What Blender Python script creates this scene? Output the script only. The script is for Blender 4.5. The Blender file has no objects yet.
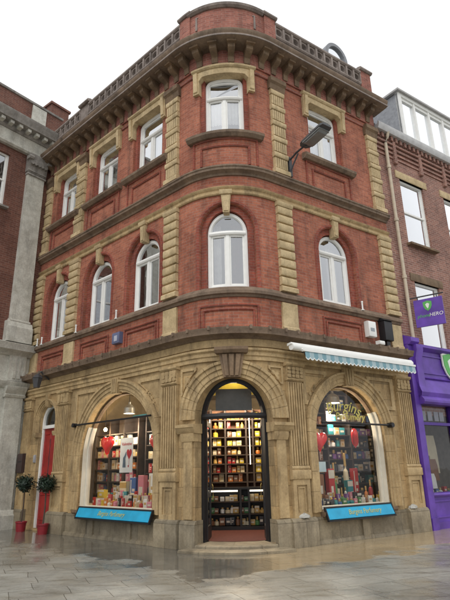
import bpy, bmesh, math, random
from mathutils import Vector, Matrix
random.seed(7)
S = bpy.context.scene
COL = S.collection
PI = math.pi

# ------------------------------------------------------------------ site plan
# corner site: two street fronts meeting in a rounded corner. (s, z, d) = metres
# along the front (0 = middle of the corner), height, distance out from the wall
V = (0.0437, 11.1690); AL, AR, TL = -0.830458, 0.982065, 1.4
UL = (math.sin(AL), math.cos(AL)); UR = (math.sin(AR), math.cos(AR))
NL = (-UL[1], UL[0]); NR = (UR[1], -UR[0])
PHI = PI - (AR - AL); RAD = TL / math.tan(PHI / 2) if False else TL * math.tan((AR - AL) / 2)
HALF = RAD * PHI / 2
_bx, _by = UL[0] + UR[0], UL[1] + UR[1]; _l = math.hypot(_bx, _by); BX, BY = -_bx / _l, -_by / _l
CX = V[0] - BX * TL / math.cos((AR - AL) / 2); CY = V[1] - BY * TL / math.cos((AR - AL) / 2)

def W(s, z, d):
    if s < -HALF:
        k = TL - HALF - s
        return Vector((V[0] + UL[0] * k + NL[0] * d, V[1] + UL[1] * k + NL[1] * d, z))
    if s > HALF:
        k = TL - HALF + s
        return Vector((V[0] + UR[0] * k + NR[0] * d, V[1] + UR[1] * k + NR[1] * d, z))
    a = s / RAD; r = RAD + d
    return Vector((CX + r * (math.cos(a) * BX - math.sin(a) * BY), CY + r * (math.cos(a) * BY + math.sin(a) * BX), z))

HL = math.radians(38)                       # neighbour on the left, meets our front at s = -8.53
QL = (V[0] + UL[0] * 9.33, V[1] + UL[1] * 9.33)
ULB = (math.sin(HL), math.cos(HL)); NLB = (ULB[1], -ULB[0])
def WL(s, z, d):
    s = s * 1.03 + .31; z = z if z < 1.6 else 1.6 + (z - 1.6) * 1.038
    return Vector((QL[0] + ULB[0] * s + NLB[0] * d, QL[1] + ULB[1] * s + NLB[1] * d, z))
def WI(s, z, d):
    return Vector((s, -d, z))

# ------------------------------------------------------------------ mesh builder
class MB:
    def __init__(self, w=W):
        self.w = w; self.v = []; self.f = []; self.uv = []; self.mi = []; self.m = 0
    def ss(self, a, b, extra=()):
        pts = {round(a, 5), round(b, 5)} | {round(x, 5) for x in extra if a < x < b}
        if self.w is W:
            n = 22
            for i in range(n + 1):
                x = -HALF + 2 * HALF * i / n
                if a + 1e-4 < x < b - 1e-4: pts.add(round(x, 5))
        return sorted(pts)
    def face(self, pts):
        ps = [Vector(q) for q in pts]
        n = Vector((0, 0, 0))
        for i in range(len(ps)):
            p, q = ps[i], ps[(i + 1) % len(ps)]
            n += p.cross(q)
        ax = max(range(3), key=lambda i: abs(n[i]))
        k = len(self.v)
        for q in ps:
            self.v.append(self.w(*q))
            self.uv.append((q[0], q[1]) if ax == 2 else ((q[2], q[1]) if ax == 0 else (q[0], q[2])))
        self.f.append(tuple(range(k, k + len(ps)))); self.mi.append(self.m)
    def wface(self, pts):
        k = len(self.v)
        for q in pts:
            self.v.append(Vector(q)); self.uv.append((q[0] + q[1], q[2]))
        self.f.append(tuple(range(k, k + len(pts)))); self.mi.append(self.m)
    def sweep(self, prof, s0, s1, caps=True):
        # prof: closed (d, z) polygon, counter-clockwise seen looking along +s with d to the ... any
        area = sum(prof[i][0] * prof[(i + 1) % len(prof)][1] - prof[(i + 1) % len(prof)][0] * prof[i][1] for i in range(len(prof)))
        if area < 0: prof = prof[::-1]
        xs = self.ss(s0, s1); n = len(prof)
        for a, b in zip(xs, xs[1:]):
            for i in range(n):
                (d0, z0), (d1, z1) = prof[i], prof[(i + 1) % n]
                self.face([(b, z0, d0), (b, z1, d1), (a, z1, d1), (a, z0, d0)][::-1])
        if caps:
            self.face([(s0, z, d) for d, z in prof]); self.face([(s1, z, d) for d, z in prof][::-1])
        return self
    def box(self, s0, s1, z0, z1, d0, d1):
        return self.sweep([(d0, z0), (d1, z0), (d1, z1), (d0, z1)], s0, s1)
    def bevbox(self, s0, s1, z0, z1, d0, d1, b=.03):
        # pillow block: front edges rounded off
        self.sweep([(d0, z0), (d1 - b, z0), (d1 - b * .3, z0 + b * .3), (d1, z0 + b), (d1, z1 - b), (d1 - b * .3, z1 - b * .3), (d1 - b, z1), (d0, z1)], s0, s1)
        return self
    def path(self, pts, prof, closed=False):
        # pts: (s, z, ns, nz); prof: closed (r, d)
        area = sum(prof[i][0] * prof[(i + 1) % len(prof)][1] - prof[(i + 1) % len(prof)][0] * prof[i][1] for i in range(len(prof)))
        if area < 0: prof = prof[::-1]
        n = len(prof)
        def P(p, q): return (p[0] + p[2] * q[0], p[1] + p[3] * q[0], q[1])
        seq = list(zip(pts, pts[1:])) + ([(pts[-1], pts[0])] if closed else [])
        for a, b in seq:
            for i in range(n):
                q, r = prof[i], prof[(i + 1) % n]
                self.face([P(a, q), P(b, q), P(b, r), P(a, r)])
        if not closed:
            self.face([P(pts[0], q) for q in prof]); self.face([P(pts[-1], q) for q in prof][::-1])
        return self
    def prism(self, poly, d0, d1):
        ar = sum(poly[i][0] * poly[(i + 1) % len(poly)][1] - poly[(i + 1) % len(poly)][0] * poly[i][1] for i in range(len(poly)))
        if ar < 0: poly = poly[::-1]
        self.face([(s, z, d1) for s, z in poly]); self.face([(s, z, d0) for s, z in poly][::-1])
        for i in range(len(poly)):
            a, b = poly[i], poly[(i + 1) % len(poly)]
            self.face([(a[0], a[1], d0), (b[0], b[1], d0), (b[0], b[1], d1), (a[0], a[1], d1)])
        return self
    def wall(self, s0, s1, z0, z1, ops=(), d=0.0, depth=.2):
        ex = []
        for o in ops: ex += o['xs']
        xs = self.ss(s0, s1, ex)
        for a, b in zip(xs, xs[1:]):
            m = (a + b) / 2
            act = sorted([o for o in ops if o['l'] < m < o['r']], key=lambda o: o['lo'](m))
            la = [z0]; lb = [z0]
            for o in act:
                la += [o['lo'](a), o['hi'](a)]; lb += [o['lo'](b), o['hi'](b)]
            la.append(z1); lb.append(z1)
            for i in range(0, len(la), 2):
                if la[i + 1] - la[i] < 1e-4 and lb[i + 1] - lb[i] < 1e-4: continue
                self.face([(a, la[i], d), (b, lb[i], d), (b, lb[i + 1], d), (a, la[i + 1], d)])
        for o in ops:
            B = o['b']; dp = o.get('depth', depth)
            for i in range(len(B)):
                p, q = B[i], B[(i + 1) % len(B)]
                if abs(p[0] - q[0]) > .3 and self.w is W:
                    seg = self.ss(min(p[0], q[0]), max(p[0], q[0]))
                    if q[0] < p[0]: seg = seg[::-1]
                    pl = [(x, p[1] + (q[1] - p[1]) * (x - p[0]) / (q[0] - p[0])) for x in seg]
                else: pl = [p, q]
                for u, w in zip(pl, pl[1:]):
                    self.face([(u[0], u[1], d), (w[0], w[1], d), (w[0], w[1], d - dp), (u[0], u[1], d - dp)][::-1])
        return self
    def tube(self, pts, r, n=8, cap=True):
        pts = [Vector(p) for p in pts]; rs = r if isinstance(r, (list, tuple)) else [r] * len(pts)
        rings = []
        for i, p in enumerate(pts):
            t = (pts[min(i + 1, len(pts) - 1)] - pts[max(i - 1, 0)]).normalized()
            x = t.cross(Vector((0, 0, 1)))
            if x.length < .05: x = t.cross(Vector((1, 0, 0)))
            x.normalize(); y = x.cross(t)
            rings.append([p + (x * math.cos(2 * PI * k / n) + y * math.sin(2 * PI * k / n)) * rs[i] for k in range(n)])
        for A, B in zip(rings, rings[1:]):
            for k in range(n): self.wface([A[k], A[(k + 1) % n], B[(k + 1) % n], B[k]][::-1])
        if cap: self.wface(rings[0]); self.wface(rings[-1][::-1])
        return self
    def lathe(self, o, prof, n=16):
        o = Vector(o)
        for (r0, z0), (r1, z1) in zip(prof, prof[1:]):
            for k in range(n):
                a, b = 2 * PI * k / n, 2 * PI * (k + 1) / n
                q = [o + Vector((r0 * math.cos(a), r0 * math.sin(a), z0)), o + Vector((r0 * math.cos(b), r0 * math.sin(b), z0)),
                     o + Vector((r1 * math.cos(b), r1 * math.sin(b), z1)), o + Vector((r1 * math.cos(a), r1 * math.sin(a), z1))]
                if r0 < 1e-5: q = q[1:]
                elif r1 < 1e-5: q = q[:3]
                self.wface(q)
        return self
    def build(self, name, mat, parent=None, smooth=True, weld=True, ang=32):
        me = bpy.data.meshes.new(name)
        me.from_pydata(self.v, [], self.f)
        uvl = me.uv_layers.new(name='UVMap')
        for i, l in enumerate(me.loops): uvl.data[i].uv = self.uv[l.vertex_index]
        ms = mat if isinstance(mat, (list, tuple)) else [mat]
        for m in ms: me.materials.append(m)
        for p, k in zip(me.polygons, self.mi): p.material_index = k
        bm = bmesh.new(); bm.from_mesh(me)
        if weld: bmesh.ops.remove_doubles(bm, verts=bm.verts, dist=.0004)
        for f in bm.faces: f.smooth = smooth
        lim = math.radians(ang)
        for e in bm.edges:
            if len(e.link_faces) == 2:
                e.smooth = e.calc_face_angle(0) < lim
            else: e.smooth = False
        bm.to_mesh(me); bm.free()
        o = bpy.data.objects.new(name, me); COL.objects.link(o)
        if parent: setpar(o, parent)
        return o

WM = {}
def setpar(o, p):
    o.parent = p
    M = Matrix.Identity(4); q = p
    while q is not None:
        M = (q.matrix_parent_inverse @ q.matrix_basis if False else q.matrix_basis) @ M if q.parent is None else M
        q = q.parent
    # every part mesh is in world coordinates, only the top Empty is offset
    if p.parent is None: o.matrix_parent_inverse = p.matrix_basis.inverted()
    return o

def thing(name, label, cat, loc, group=None):
    o = bpy.data.objects.new(name, None); COL.objects.link(o)
    o.empty_display_size = .2; o.location = loc
    return tag(o, label, cat, group)
def tag(o, label, cat, group=None):
    o['label'] = label; o['category'] = cat
    if group: o['group'] = group
    return o
def kind(o, k): o['kind'] = k; return o

def arch(sc, hw, zb, zs, n=20, r=None, depth=None):
    xs = [sc - hw * math.cos(PI * i / n) for i in range(n + 1)]
    ry = r or hw
    hi = lambda s: zs + ry * math.sqrt(max(0, 1 - ((s - sc) / hw) ** 2))
    b = [(sc - hw, zb), (sc + hw, zb)] + [(sc + hw * math.cos(PI * i / n), zs + ry * math.sin(PI * i / n)) for i in range(n + 1)]
    o = dict(l=sc - hw, r=sc + hw, xs=xs, lo=lambda s: zb, hi=hi, b=b)
    if depth is not None: o['depth'] = depth
    return o
def rect(l, r, zb, zt, depth=None):
    o = dict(l=l, r=r, xs=[l, r], lo=lambda s: zb, hi=lambda s: zt, b=[(l, zb), (r, zb), (r, zt), (l, zt)])
    if depth is not None: o['depth'] = depth
    return o
def circ(sc, zc, r, n=12, depth=None):
    xs = [sc - r * math.cos(PI * i / (n // 2)) for i in range(n // 2 + 1)]
    f = lambda s: r * math.sqrt(max(0, 1 - ((s - sc) / r) ** 2))
    o = dict(l=sc - r, r=sc + r, xs=xs, lo=lambda s: zc - f(s), hi=lambda s: zc + f(s),
             b=[(sc + r * math.cos(2 * PI * i / n), zc + r * math.sin(2 * PI * i / n)) for i in range(n)])
    if depth is not None: o['depth'] = depth
    return o
def apath(sc, hw, zb, zs, n=24, a0=0, a1=PI, legs=True, nleg=1):
    p = []
    if legs: p.append((sc + hw, zb, 1, 0))
    for i in range(n + 1):
        a = a0 + (a1 - a0) * i / n
        p.append((sc + hw * math.cos(a), zs + hw * math.sin(a), math.cos(a), math.sin(a)))
    if legs: p.append((sc - hw, zb, -1, 0))
    return p

# ------------------------------------------------------------------ materials
def newmat(name):
    m = bpy.data.materials.new(name); m.use_nodes = True
    nt = m.node_tree; b = nt.nodes['Principled BSDF']
    return m, nt, b
def N(nt, t, **kw):
    n = nt.nodes.new(t)
    for k, v in kw.items():
        if k in n.inputs: n.inputs[k].default_value = v
        else: setattr(n, k, v)
    return n
def c4(c): return (c[0], c[1], c[2], 1)
def ramp(nt, src, stops):
    r = nt.nodes.new('ShaderNodeValToRGB'); e = r.color_ramp.elements
    while len(e) < len(stops): e.new(.5)
    for i, (p, c) in enumerate(stops):
        e[i].position = p; e[i].color = c4(c) if len(c) == 3 else c
    nt.links.new(src, r.inputs[0]); return r
def mixc(nt, fac, a, b, mode='MIX'):
    m = nt.nodes.new('ShaderNodeMix'); m.data_type = 'RGBA'; m.blend_type = mode
    for sock, val in ((m.inputs[0], fac), (m.inputs[6], a), (m.inputs[7], b)):
        if hasattr(val, 'is_linked') or isinstance(val, bpy.types.NodeSocket): nt.links.new(val, sock)
        elif isinstance(val, (int, float)): sock.default_value = val
        else: sock.default_value = c4(val)
    return m.outputs[2]
def mth(nt, op, a, b=None, c=None):
    m = nt.nodes.new('ShaderNodeMath'); m.operation = op
    for i, v in enumerate((a, b, c)):
        if v is None: continue
        if isinstance(v, bpy.types.NodeSocket): nt.links.new(v, m.inputs[i])
        else: m.inputs[i].default_value = v
    return m.outputs[0]
def noise(nt, vec, scale, detail=4, rough=.55):
    n = N(nt, 'ShaderNodeTexNoise'); n.inputs['Scale'].default_value = scale; n.inputs['Detail'].default_value = detail
    n.inputs['Roughness'].default_value = rough
    nt.links.new(vec, n.inputs['Vector']); return n.outputs['Fac']
def pos(nt, sx=1, sy=1, sz=1):
    g = N(nt, 'ShaderNodeNewGeometry'); m = N(nt, 'ShaderNodeMapping'); m.inputs['Scale'].default_value = (sx, sy, sz)
    nt.links.new(g.outputs['Position'], m.inputs['Vector']); return m.outputs['Vector']
def bump(nt, b, h, strength=.3, dist=.01):
    n = N(nt, 'ShaderNodeBump'); n.inputs['Strength'].default_value = strength; n.inputs['Distance'].default_value = dist
    nt.links.new(h, n.inputs['Height']); nt.links.new(n.outputs['Normal'], b.inputs['Normal'])

def plain(name, col, rough=.6, var=.12, scale=6, metal=0, spec=.4, bmp=0):
    m, nt, b = newmat(name)
    v = noise(nt, pos(nt), scale, 5)
    lo = tuple(max(0, x * (1 - var)) for x in col); hi = tuple(min(1, x * (1 + var)) for x in col)
    r = ramp(nt, v, [(.3, lo), (.7, hi)])
    nt.links.new(r.outputs[0], b.inputs['Base Color'])
    b.inputs['Roughness'].default_value = rough; b.inputs['Metallic'].default_value = metal
    b.inputs['Specular IOR Level'].default_value = spec
    if bmp: bump(nt, b, noise(nt, pos(nt), 40, 4), bmp)
    return m

def brick(name, c1, c2, mortar, sat_noise=.35, dirt=(.05, .035, .03), dirt_amt=.5):
    m, nt, b = newmat(name)
    uv = N(nt, 'ShaderNodeUVMap'); uv.uv_map = 'UVMap'
    t = N(nt, 'ShaderNodeTexBrick'); t.offset = .5
    t.inputs['Scale'].default_value = 1; t.inputs['Brick Width'].default_value = .235; t.inputs['Row Height'].default_value = .078
    t.inputs['Mortar Size'].default_value = .0085; t.inputs['Mortar Smooth'].default_value = .25; t.inputs['Bias'].default_value = -.1
    t.inputs['Color1'].default_value = c4(c1); t.inputs['Color2'].default_value = c4(c2); t.inputs['Mortar'].default_value = c4(mortar)
    nt.links.new(uv.outputs[0], t.inputs['Vector'])
    # patches of brighter and sootier brickwork
    n1 = noise(nt, pos(nt), .9, 6, .65)
    r1 = ramp(nt, n1, [(.3, (.7, .66, .66)), (.55, (1, 1, 1)), (.75, (1.14, 1.18, 1.2))])
    col = mixc(nt, 1.0, t.outputs['Color'], r1.outputs[0], 'MULTIPLY')
    n3 = noise(nt, pos(nt), 14, 3)
    r3 = ramp(nt, n3, [(.3, (.85, .83, .83)), (.7, (1.12, 1.12, 1.12))])
    col = mixc(nt, 1.0, col, r3.outputs[0], 'MULTIPLY')
    n2 = noise(nt, pos(nt, 2.4, 2.4, .35), 1.0, 6, .7)     # run-off streaks
    r2 = ramp(nt, n2, [(.5, (0, 0, 0)), (.74, (1, 1, 1))])
    fac = mth(nt, 'MULTIPLY', r2.outputs[0], dirt_amt)
    col = mixc(nt, fac, col, dirt)
    nt.links.new(col, b.inputs['Base Color']); b.inputs['Roughness'].default_value = .8; b.inputs['Specular IOR Level'].default_value = .25
    bump(nt, b, mth(nt, 'SUBTRACT', 1.0, t.outputs['Fac']), .5, .006)
    return m

def stone(name, c1, c2, stain, amt=.6, joints=None, rough=.75, fine=.9):
    m, nt, b = newmat(name)
    n0 = noise(nt, pos(nt), 1.3, 6, .6)
    r0 = ramp(nt, n0, [(.3, c1), (.7, c2)])
    col = r0.outputs[0]
    n1 = noise(nt, pos(nt, 3, 3, .5), 1.1, 7, .7)
    r1 = ramp(nt, n1, [(.5, (0, 0, 0)), (.74, (1, 1, 1))])
    col = mixc(nt, mth(nt, 'MULTIPLY', r1.outputs[0], amt), col, stain)
    n5 = noise(nt, pos(nt), 4.2, 4, .6)
    r5 = ramp(nt, n5, [(.34, (.82, .8, .78)), (.62, (1.05, 1.05, 1.05))])
    col = mixc(nt, 1.0, col, r5.outputs[0], 'MULTIPLY')
    n2 = noise(nt, pos(nt), 22, 4, .7)
    r2 = ramp(nt, n2, [(.3, (.8, .8, .8)), (.7, (1.12, 1.12, 1.12))])
    col = mixc(nt, fine, col, mixc(nt, 1.0, col, r2.outputs[0], 'MULTIPLY'))
    h = noise(nt, pos(nt), 30, 5, .6)
    if joints:
        uv = N(nt, 'ShaderNodeUVMap'); uv.uv_map = 'UVMap'
        t = N(nt, 'ShaderNodeTexBrick'); t.offset = .5
        t.inputs['Scale'].default_value = 1; t.inputs['Brick Width'].default_value = joints[0]; t.inputs['Row Height'].default_value = joints[1]
        t.inputs['Mortar Size'].default_value = .006; t.inputs['Mortar Smooth'].default_value = .4
        t.inputs['Color1'].default_value = (1.12, 1.08, 1.02, 1); t.inputs['Color2'].default_value = (.78, .78, .79, 1); t.inputs['Mortar'].default_value = (.5, .48, .45, 1)
        nt.links.new(uv.outputs[0], t.inputs['Vector'])
        col = mixc(nt, 1.0, col, t.outputs['Color'], 'MULTIPLY')
        h = mth(nt, 'ADD', mth(nt, 'MULTIPLY', h, .25), mth(nt, 'SUBTRACT', 1.0, t.outputs['Fac']))
    nt.links.new(col, b.inputs['Base Color']); b.inputs['Roughness'].default_value = rough; b.inputs['Specular IOR Level'].default_value = .3
    bump(nt, b, h, .35, .008)
    return m

def glass(name, tint=(1, 1, 1), refl=1.0, rough=.0):
    m, nt, b = newmat(name)
    nt.nodes.remove(b)
    out = nt.nodes['Material Output']
    tr = N(nt, 'ShaderNodeBsdfTransparent'); tr.inputs[0].default_value = c4(tint)
    gl = N(nt, 'ShaderNodeBsdfGlossy'); gl.inputs['Roughness'].default_value = rough; gl.inputs['Color'].default_value = (.95, .97, 1, 1)
    fr = N(nt, 'ShaderNodeFresnel'); fr.inputs['IOR'].default_value = 1.5
    n = noise(nt, pos(nt), 1.7, 2); bp = N(nt, 'ShaderNodeBump'); bp.inputs['Strength'].default_value = .05; bp.inputs['Distance'].default_value = .05
    nt.links.new(n, bp.inputs['Height']); nt.links.new(bp.outputs[0], gl.inputs['Normal'])
    f = mth(nt, 'MINIMUM', mth(nt, 'MULTIPLY', fr.outputs[0], refl), 1.0)
    mx = N(nt, 'ShaderNodeMixShader'); nt.links.new(f, mx.inputs[0]); nt.links.new(tr.outputs[0], mx.inputs[1]); nt.links.new(gl.outputs[0], mx.inputs[2])
    nt.links.new(mx.outputs[0], out.inputs['Surface'])
    return m
def emit(name, col, st):
    m, nt, b = newmat(name)
    b.inputs['Base Color'].default_value = c4(col); b.inputs['Emission Color'].default_value = c4(col); b.inputs['Emission Strength'].default_value = st
    return m

BRICK = brick('red_brick', (.43, .155, .092), (.29, .098, .062), (.35, .19, .14), dirt_amt=.7)
BRICKD = brick('dark_red_brick', (.33, .088, .056), (.22, .06, .042), (.27, .13, .1), dirt_amt=.5)
BRICKP = brick('sooty_red_brick', (.38, .15, .11), (.24, .09, .07), (.34, .2, .16), dirt_amt=.5)
BRICKL = brick('brown_brick', (.20, .088, .062), (.14, .062, .047), (.22, .14, .11), dirt_amt=.45)
BRICKR = brick('mauve_brick', (.33, .165, .125), (.21, .11, .09), (.4, .3, .25), dirt_amt=.35)
ST = stone('sandstone', (.56, .41, .215), (.37, .265, .138), (.09, .065, .04), .75, (1.3, .42))
STM = stone('sandstone_moulded', (.57, .42, .225), (.38, .275, .145), (.09, .065, .04), .75)
STQ = stone('yellow_sandstone', (.64, .50, .30), (.48, .37, .205), (.13, .1, .06), .55)
STB = stone('brown_sandstone', (.26, .175, .105), (.15, .105, .07), (.05, .04, .03), .7)
STC = stone('weathered_cornice_stone', (.27, .195, .135), (.16, .115, .083), (.045, .036, .03), .7)
STP = stone('parapet_stone', (.34, .29, .26), (.22, .185, .165), (.06, .05, .047), .7)
PL = stone('grey_plinth_stone', (.30, .26, .185), (.19, .165, .12), (.06, .052, .04), .7, (1.1, .5), rough=.6)
GREY = stone('grey_limestone', (.66, .65, .58), (.5, .495, .44), (.15, .145, .13), .5)
GREYD = stone('grey_limestone_sooty', (.38, .36, .33), (.26, .245, .225), (.06, .055, .05), .7)
WHITE = plain('white_paint', (.80, .80, .77), .4, .04)
CREAM = plain('cream_paint', (.66, .63, .54), .5, .05)
BLACK = plain('black_paint', (.015, .015, .017), .45, .2)
DARK = plain('dark_room', (.035, .03, .028), .9, .3)
ROOMW = plain('dim_room_wall', (.16, .14, .12), .9, .2)
REDP = plain('red_door_paint', (.30, .02, .018), .4, .3, 3)
PURP = plain('purple_paint', (.115, .05, .34), .45, .3, 2.2, bmp=.08)
PURPD = plain('deep_purple_paint', (.065, .02, .24), .4, .08)
GLASS = glass('window_glass', (.93, .95, .95), 7.5)
SHOPG = glass('shop_glass', (.95, .96, .95), .75)
BRIGHTG = glass('sky_reflecting_glass', (.6, .65, .66), 9.0)
CURT = plain('net_curtain', (.8, .79, .76), .9, .1)
CURTB = plain('brown_curtain', (.16, .07, .05), .9, .25, 12)
LEAD = plain('lead_grey', (.23, .24, .26), .5, .15)
SLATE = plain('grey_slate', (.27, .28, .30), .6, .2, 9)
IRON = plain('dark_iron', (.05, .052, .058), .5, .2)
PIPE = plain('buff_downpipe_paint', (.52, .44, .33), .5, .12)

# ------------------------------------------------------------------ ground
def ground():
    me = bpy.data.meshes.new('pavement')
    R = 260
    me.from_pydata([(-R, -R, 0), (R, -R, 0), (R, R, 0), (-R, R, 0)], [], [(0, 1, 2, 3)])
    m, nt, b = newmat('wet_flagstones')
    g = N(nt, 'ShaderNodeNewGeometry'); P = g.outputs['Position']
    mp = N(nt, 'ShaderNodeMapping'); mp.inputs['Rotation'].default_value = (0, 0, math.radians(-24)); 
    wn = N(nt, 'ShaderNodeTexNoise'); wn.inputs['Scale'].default_value = 1.3; wn.inputs['Detail'].default_value = 3; nt.links.new(P, wn.inputs['Vector'])
    wv = N(nt, 'ShaderNodeVectorMath'); wv.operation = 'MULTIPLY_ADD'; nt.links.new(wn.outputs['Color'], wv.inputs[0]); wv.inputs[1].default_value = (.09, .09, 0); nt.links.new(P, wv.inputs[2])
    nt.links.new(wv.outputs[0], mp.inputs['Vector'])
    t = N(nt, 'ShaderNodeTexBrick'); t.offset = .43; t.offset_frequency = 2; t.squash = .72; t.squash_frequency = 3
    t.inputs['Scale'].default_value = 1; t.inputs['Brick Width'].default_value = .82; t.inputs['Row Height'].default_value = .52
    t.inputs['Mortar Size'].default_value = .0055; t.inputs['Mortar Smooth'].default_value = .35; t.inputs['Bias'].default_value = 0
    t.inputs['Color1'].default_value = (.37, .365, .335, 1); t.inputs['Color2'].default_value = (.285, .28, .255, 1); t.inputs['Mortar'].default_value = (.14, .132, .115, 1)
    nt.links.new(mp.outputs[0], t.inputs['Vector'])
    n1 = noise(nt, pos(nt), 2.2, 7, .68)
    r1 = ramp(nt, n1, [(.3, (.62, .6, .57)), (.5, (.98, .98, .96)), (.7, (1.25, 1.25, 1.23))])
    col = mixc(nt, 1.0, t.outputs['Color'], r1.outputs[0], 'MULTIPLY')
    n2 = noise(nt, pos(nt), 26, 4, .7)
    r2 = ramp(nt, n2, [(.3, (.82, .82, .82)), (.7, (1.12, 1.12, 1.12))])
    col = mixc(nt, 1.0, col, r2.outputs[0], 'MULTIPLY')
    n4 = noise(nt, pos(nt, 1, 3.2, 1), 1.4, 6, .7)
    r4 = ramp(nt, n4, [(.34, (.55, .51, .45)), (.5, (1, 1, 1))])
    col = mixc(nt, .8, col, mixc(nt, 1.0, col, r4.outputs[0], 'MULTIPLY'))
    # water lies along the foot of the building: distance to the two fronts
    def dist(Nv):
        d = N(nt, 'ShaderNodeVectorMath'); d.operation = 'DOT_PRODUCT'; nt.links.new(P, d.inputs[0]); d.inputs[1].default_value = (Nv[0], Nv[1], 0)
        return mth(nt, 'SUBTRACT', d.outputs['Value'], V[0] * Nv[0] + V[1] * Nv[1])
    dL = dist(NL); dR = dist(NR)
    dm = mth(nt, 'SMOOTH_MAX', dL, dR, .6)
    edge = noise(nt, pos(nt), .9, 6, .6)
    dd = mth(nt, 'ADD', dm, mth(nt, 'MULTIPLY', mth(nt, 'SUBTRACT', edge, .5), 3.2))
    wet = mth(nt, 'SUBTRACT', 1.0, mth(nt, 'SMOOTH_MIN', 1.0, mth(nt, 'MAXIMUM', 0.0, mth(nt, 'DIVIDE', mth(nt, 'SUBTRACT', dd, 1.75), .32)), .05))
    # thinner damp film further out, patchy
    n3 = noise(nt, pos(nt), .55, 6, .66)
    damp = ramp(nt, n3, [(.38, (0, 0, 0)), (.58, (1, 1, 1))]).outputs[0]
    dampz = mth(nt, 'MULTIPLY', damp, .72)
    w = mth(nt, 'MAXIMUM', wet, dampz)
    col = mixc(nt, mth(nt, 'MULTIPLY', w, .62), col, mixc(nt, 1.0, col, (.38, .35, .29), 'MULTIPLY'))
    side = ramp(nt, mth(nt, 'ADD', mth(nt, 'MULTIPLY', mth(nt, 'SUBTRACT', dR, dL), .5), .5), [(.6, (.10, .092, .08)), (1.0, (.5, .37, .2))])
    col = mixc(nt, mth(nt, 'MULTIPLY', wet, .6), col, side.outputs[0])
    jn = mixc(nt, mth(nt, 'MULTIPLY', t.outputs['Fac'], .55), col, (.05, .045, .035)); col = jn
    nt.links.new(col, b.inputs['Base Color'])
    rg = mth(nt, 'SUBTRACT', .55, mth(nt, 'MULTIPLY', w, mth(nt, 'ADD', .36, mth(nt, 'MULTIPLY', noise(nt, pos(nt), 3.5, 4), .2))))
    nt.links.new(rg, b.inputs['Roughness'])
    b.inputs['IOR'].default_value = 1.4
    h = mth(nt, 'ADD', mth(nt, 'SUBTRACT', 1.0, t.outputs['Fac']), mth(nt, 'MULTIPLY', n1, .9))
    bp = N(nt, 'ShaderNodeBump'); bp.inputs['Distance'].default_value = .012
    nt.links.new(mth(nt, 'MULTIPLY', mth(nt, 'SUBTRACT', 1.0, mth(nt, 'MULTIPLY', wet, .86)), .5), bp.inputs['Strength'])
    nt.links.new(h, bp.inputs['Height']); nt.links.new(bp.outputs[0], b.inputs['Normal'])
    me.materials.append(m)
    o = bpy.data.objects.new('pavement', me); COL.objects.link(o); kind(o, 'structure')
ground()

# ================================================================== CORNER BUILDING
SE, EE = -9.12, 6.0
BLD = thing('corner_building', 'red brick and sandstone corner building with a rounded corner and bracketed cornice', 'building', W(0, 0, 0))
WIN = [(-7.62, 'L'), (-5.22, 'L'), (-2.96, 'L'), (0, 'C'), (3.58, 'R')]
LWC, LWR, LWZ = -3.9, 1.62, 2.08
RWC, RWR, RWZ = 3.49, 1.22, 2.43
DRC, DRR, DRZ = 0.05, .93, 2.72
RDC, RDR, RDZ = -7.55, .52, 3.2

# --- walls
g = MB()
g.wall(SE, EE, 4.6, 8.5, [arch(c, .75, 5.85, 7.43, depth=.1) for c, _ in WIN], 0)
g.wall(SE, EE, 8.5, 13.3, [rect(c - .72, c + .72, 10.3, 12.34, depth=.08) for c, _ in WIN], 0)
g.box(EE - .001, EE, 0, 13.3, -6, 0)
g.build('brick_wall', BRICK, BLD)
for c, _ in WIN:
    # inner brick orders of the window openings
    g = MB()
    g.path(apath(c, .75, 5.85, 7.43), [(-.17, -.1), (.02, -.1), (.02, -.3), (-.17, -.3)])
    g.path(apath(c, .75, 5.85, 7.43), [(0.0, .0), (.035, .03), (.09, .03), (.1, 0)])
    g.build('arch_surround', BRICKD, BLD)
    for sg in (-1, 1):
        x0, x1 = sorted((c + sg * .6, c + sg * .74))
        g = MB(); g.box(x0, x1, 10.3, 12.3, -.32, -.08); g.build('brick_jamb', BRICKD, BLD)
g = MB()
g.wall(SE, EE, 0, 4.62, [arch(LWC, LWR, .62, LWZ, 28, depth=.32), arch(RWC, RWR, .62, RWZ, 24, depth=.32),
                          arch(DRC, DRR, .12, DRZ, 22, depth=.27), arch(RDC, RDR, .05, RDZ, 16, depth=.22)], 0)
g.build('ground_floor_wall', ST, BLD)

# --- ground-floor entablature, string courses, cornices
g = MB()
g.sweep([(-.02, 4.03), (.05, 4.03), (.05, 4.12), (.08, 4.14), (.08, 4.22), (.13, 4.26), (.13, 4.31), (.02, 4.33), (-.02, 4.33)], SE, EE)
g.sweep([(-.02, 4.36), (.045, 4.36), (.045, 4.55), (-.02, 4.55)], SE, EE)
g.build('entablature', STM, BLD)
g = MB()
g.sweep([(-.02, 4.54), (.08, 4.54), (.14, 4.58), (.2, 4.6), (.32, 4.61), (.33, 4.67), (.36, 4.72), (.37, 4.76), (.2, 4.80), (.05, 4.82), (-.02, 4.82)], SE, EE)
x = SE + .1
while x < EE - .2:                          # lead flashing laps on the ledge
    g.box(x, x + .05, 4.7, 4.79, .3, .385); x += .42 + random.uniform(-.05, .05)
g.build('shopfront_cornice', STC, BLD)
g = MB()
g.sweep([(-.02, 5.6), (.04, 5.6), (.07, 5.65), (.125, 5.67), (.13, 5.74), (.08, 5.79), (.03, 5.86), (-.02, 5.86)], SE, EE)
g.build('sill_course', STC, BLD)
g = MB()
g.sweep([(-.02, 8.42), (.04, 8.42), (.06, 8.45), (.06, 8.5), (.03, 8.52), (.03, 8.56), (.07, 8.59), (.09, 8.64), (.04, 8.68), (-.02, 8.68)], SE, EE)
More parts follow.
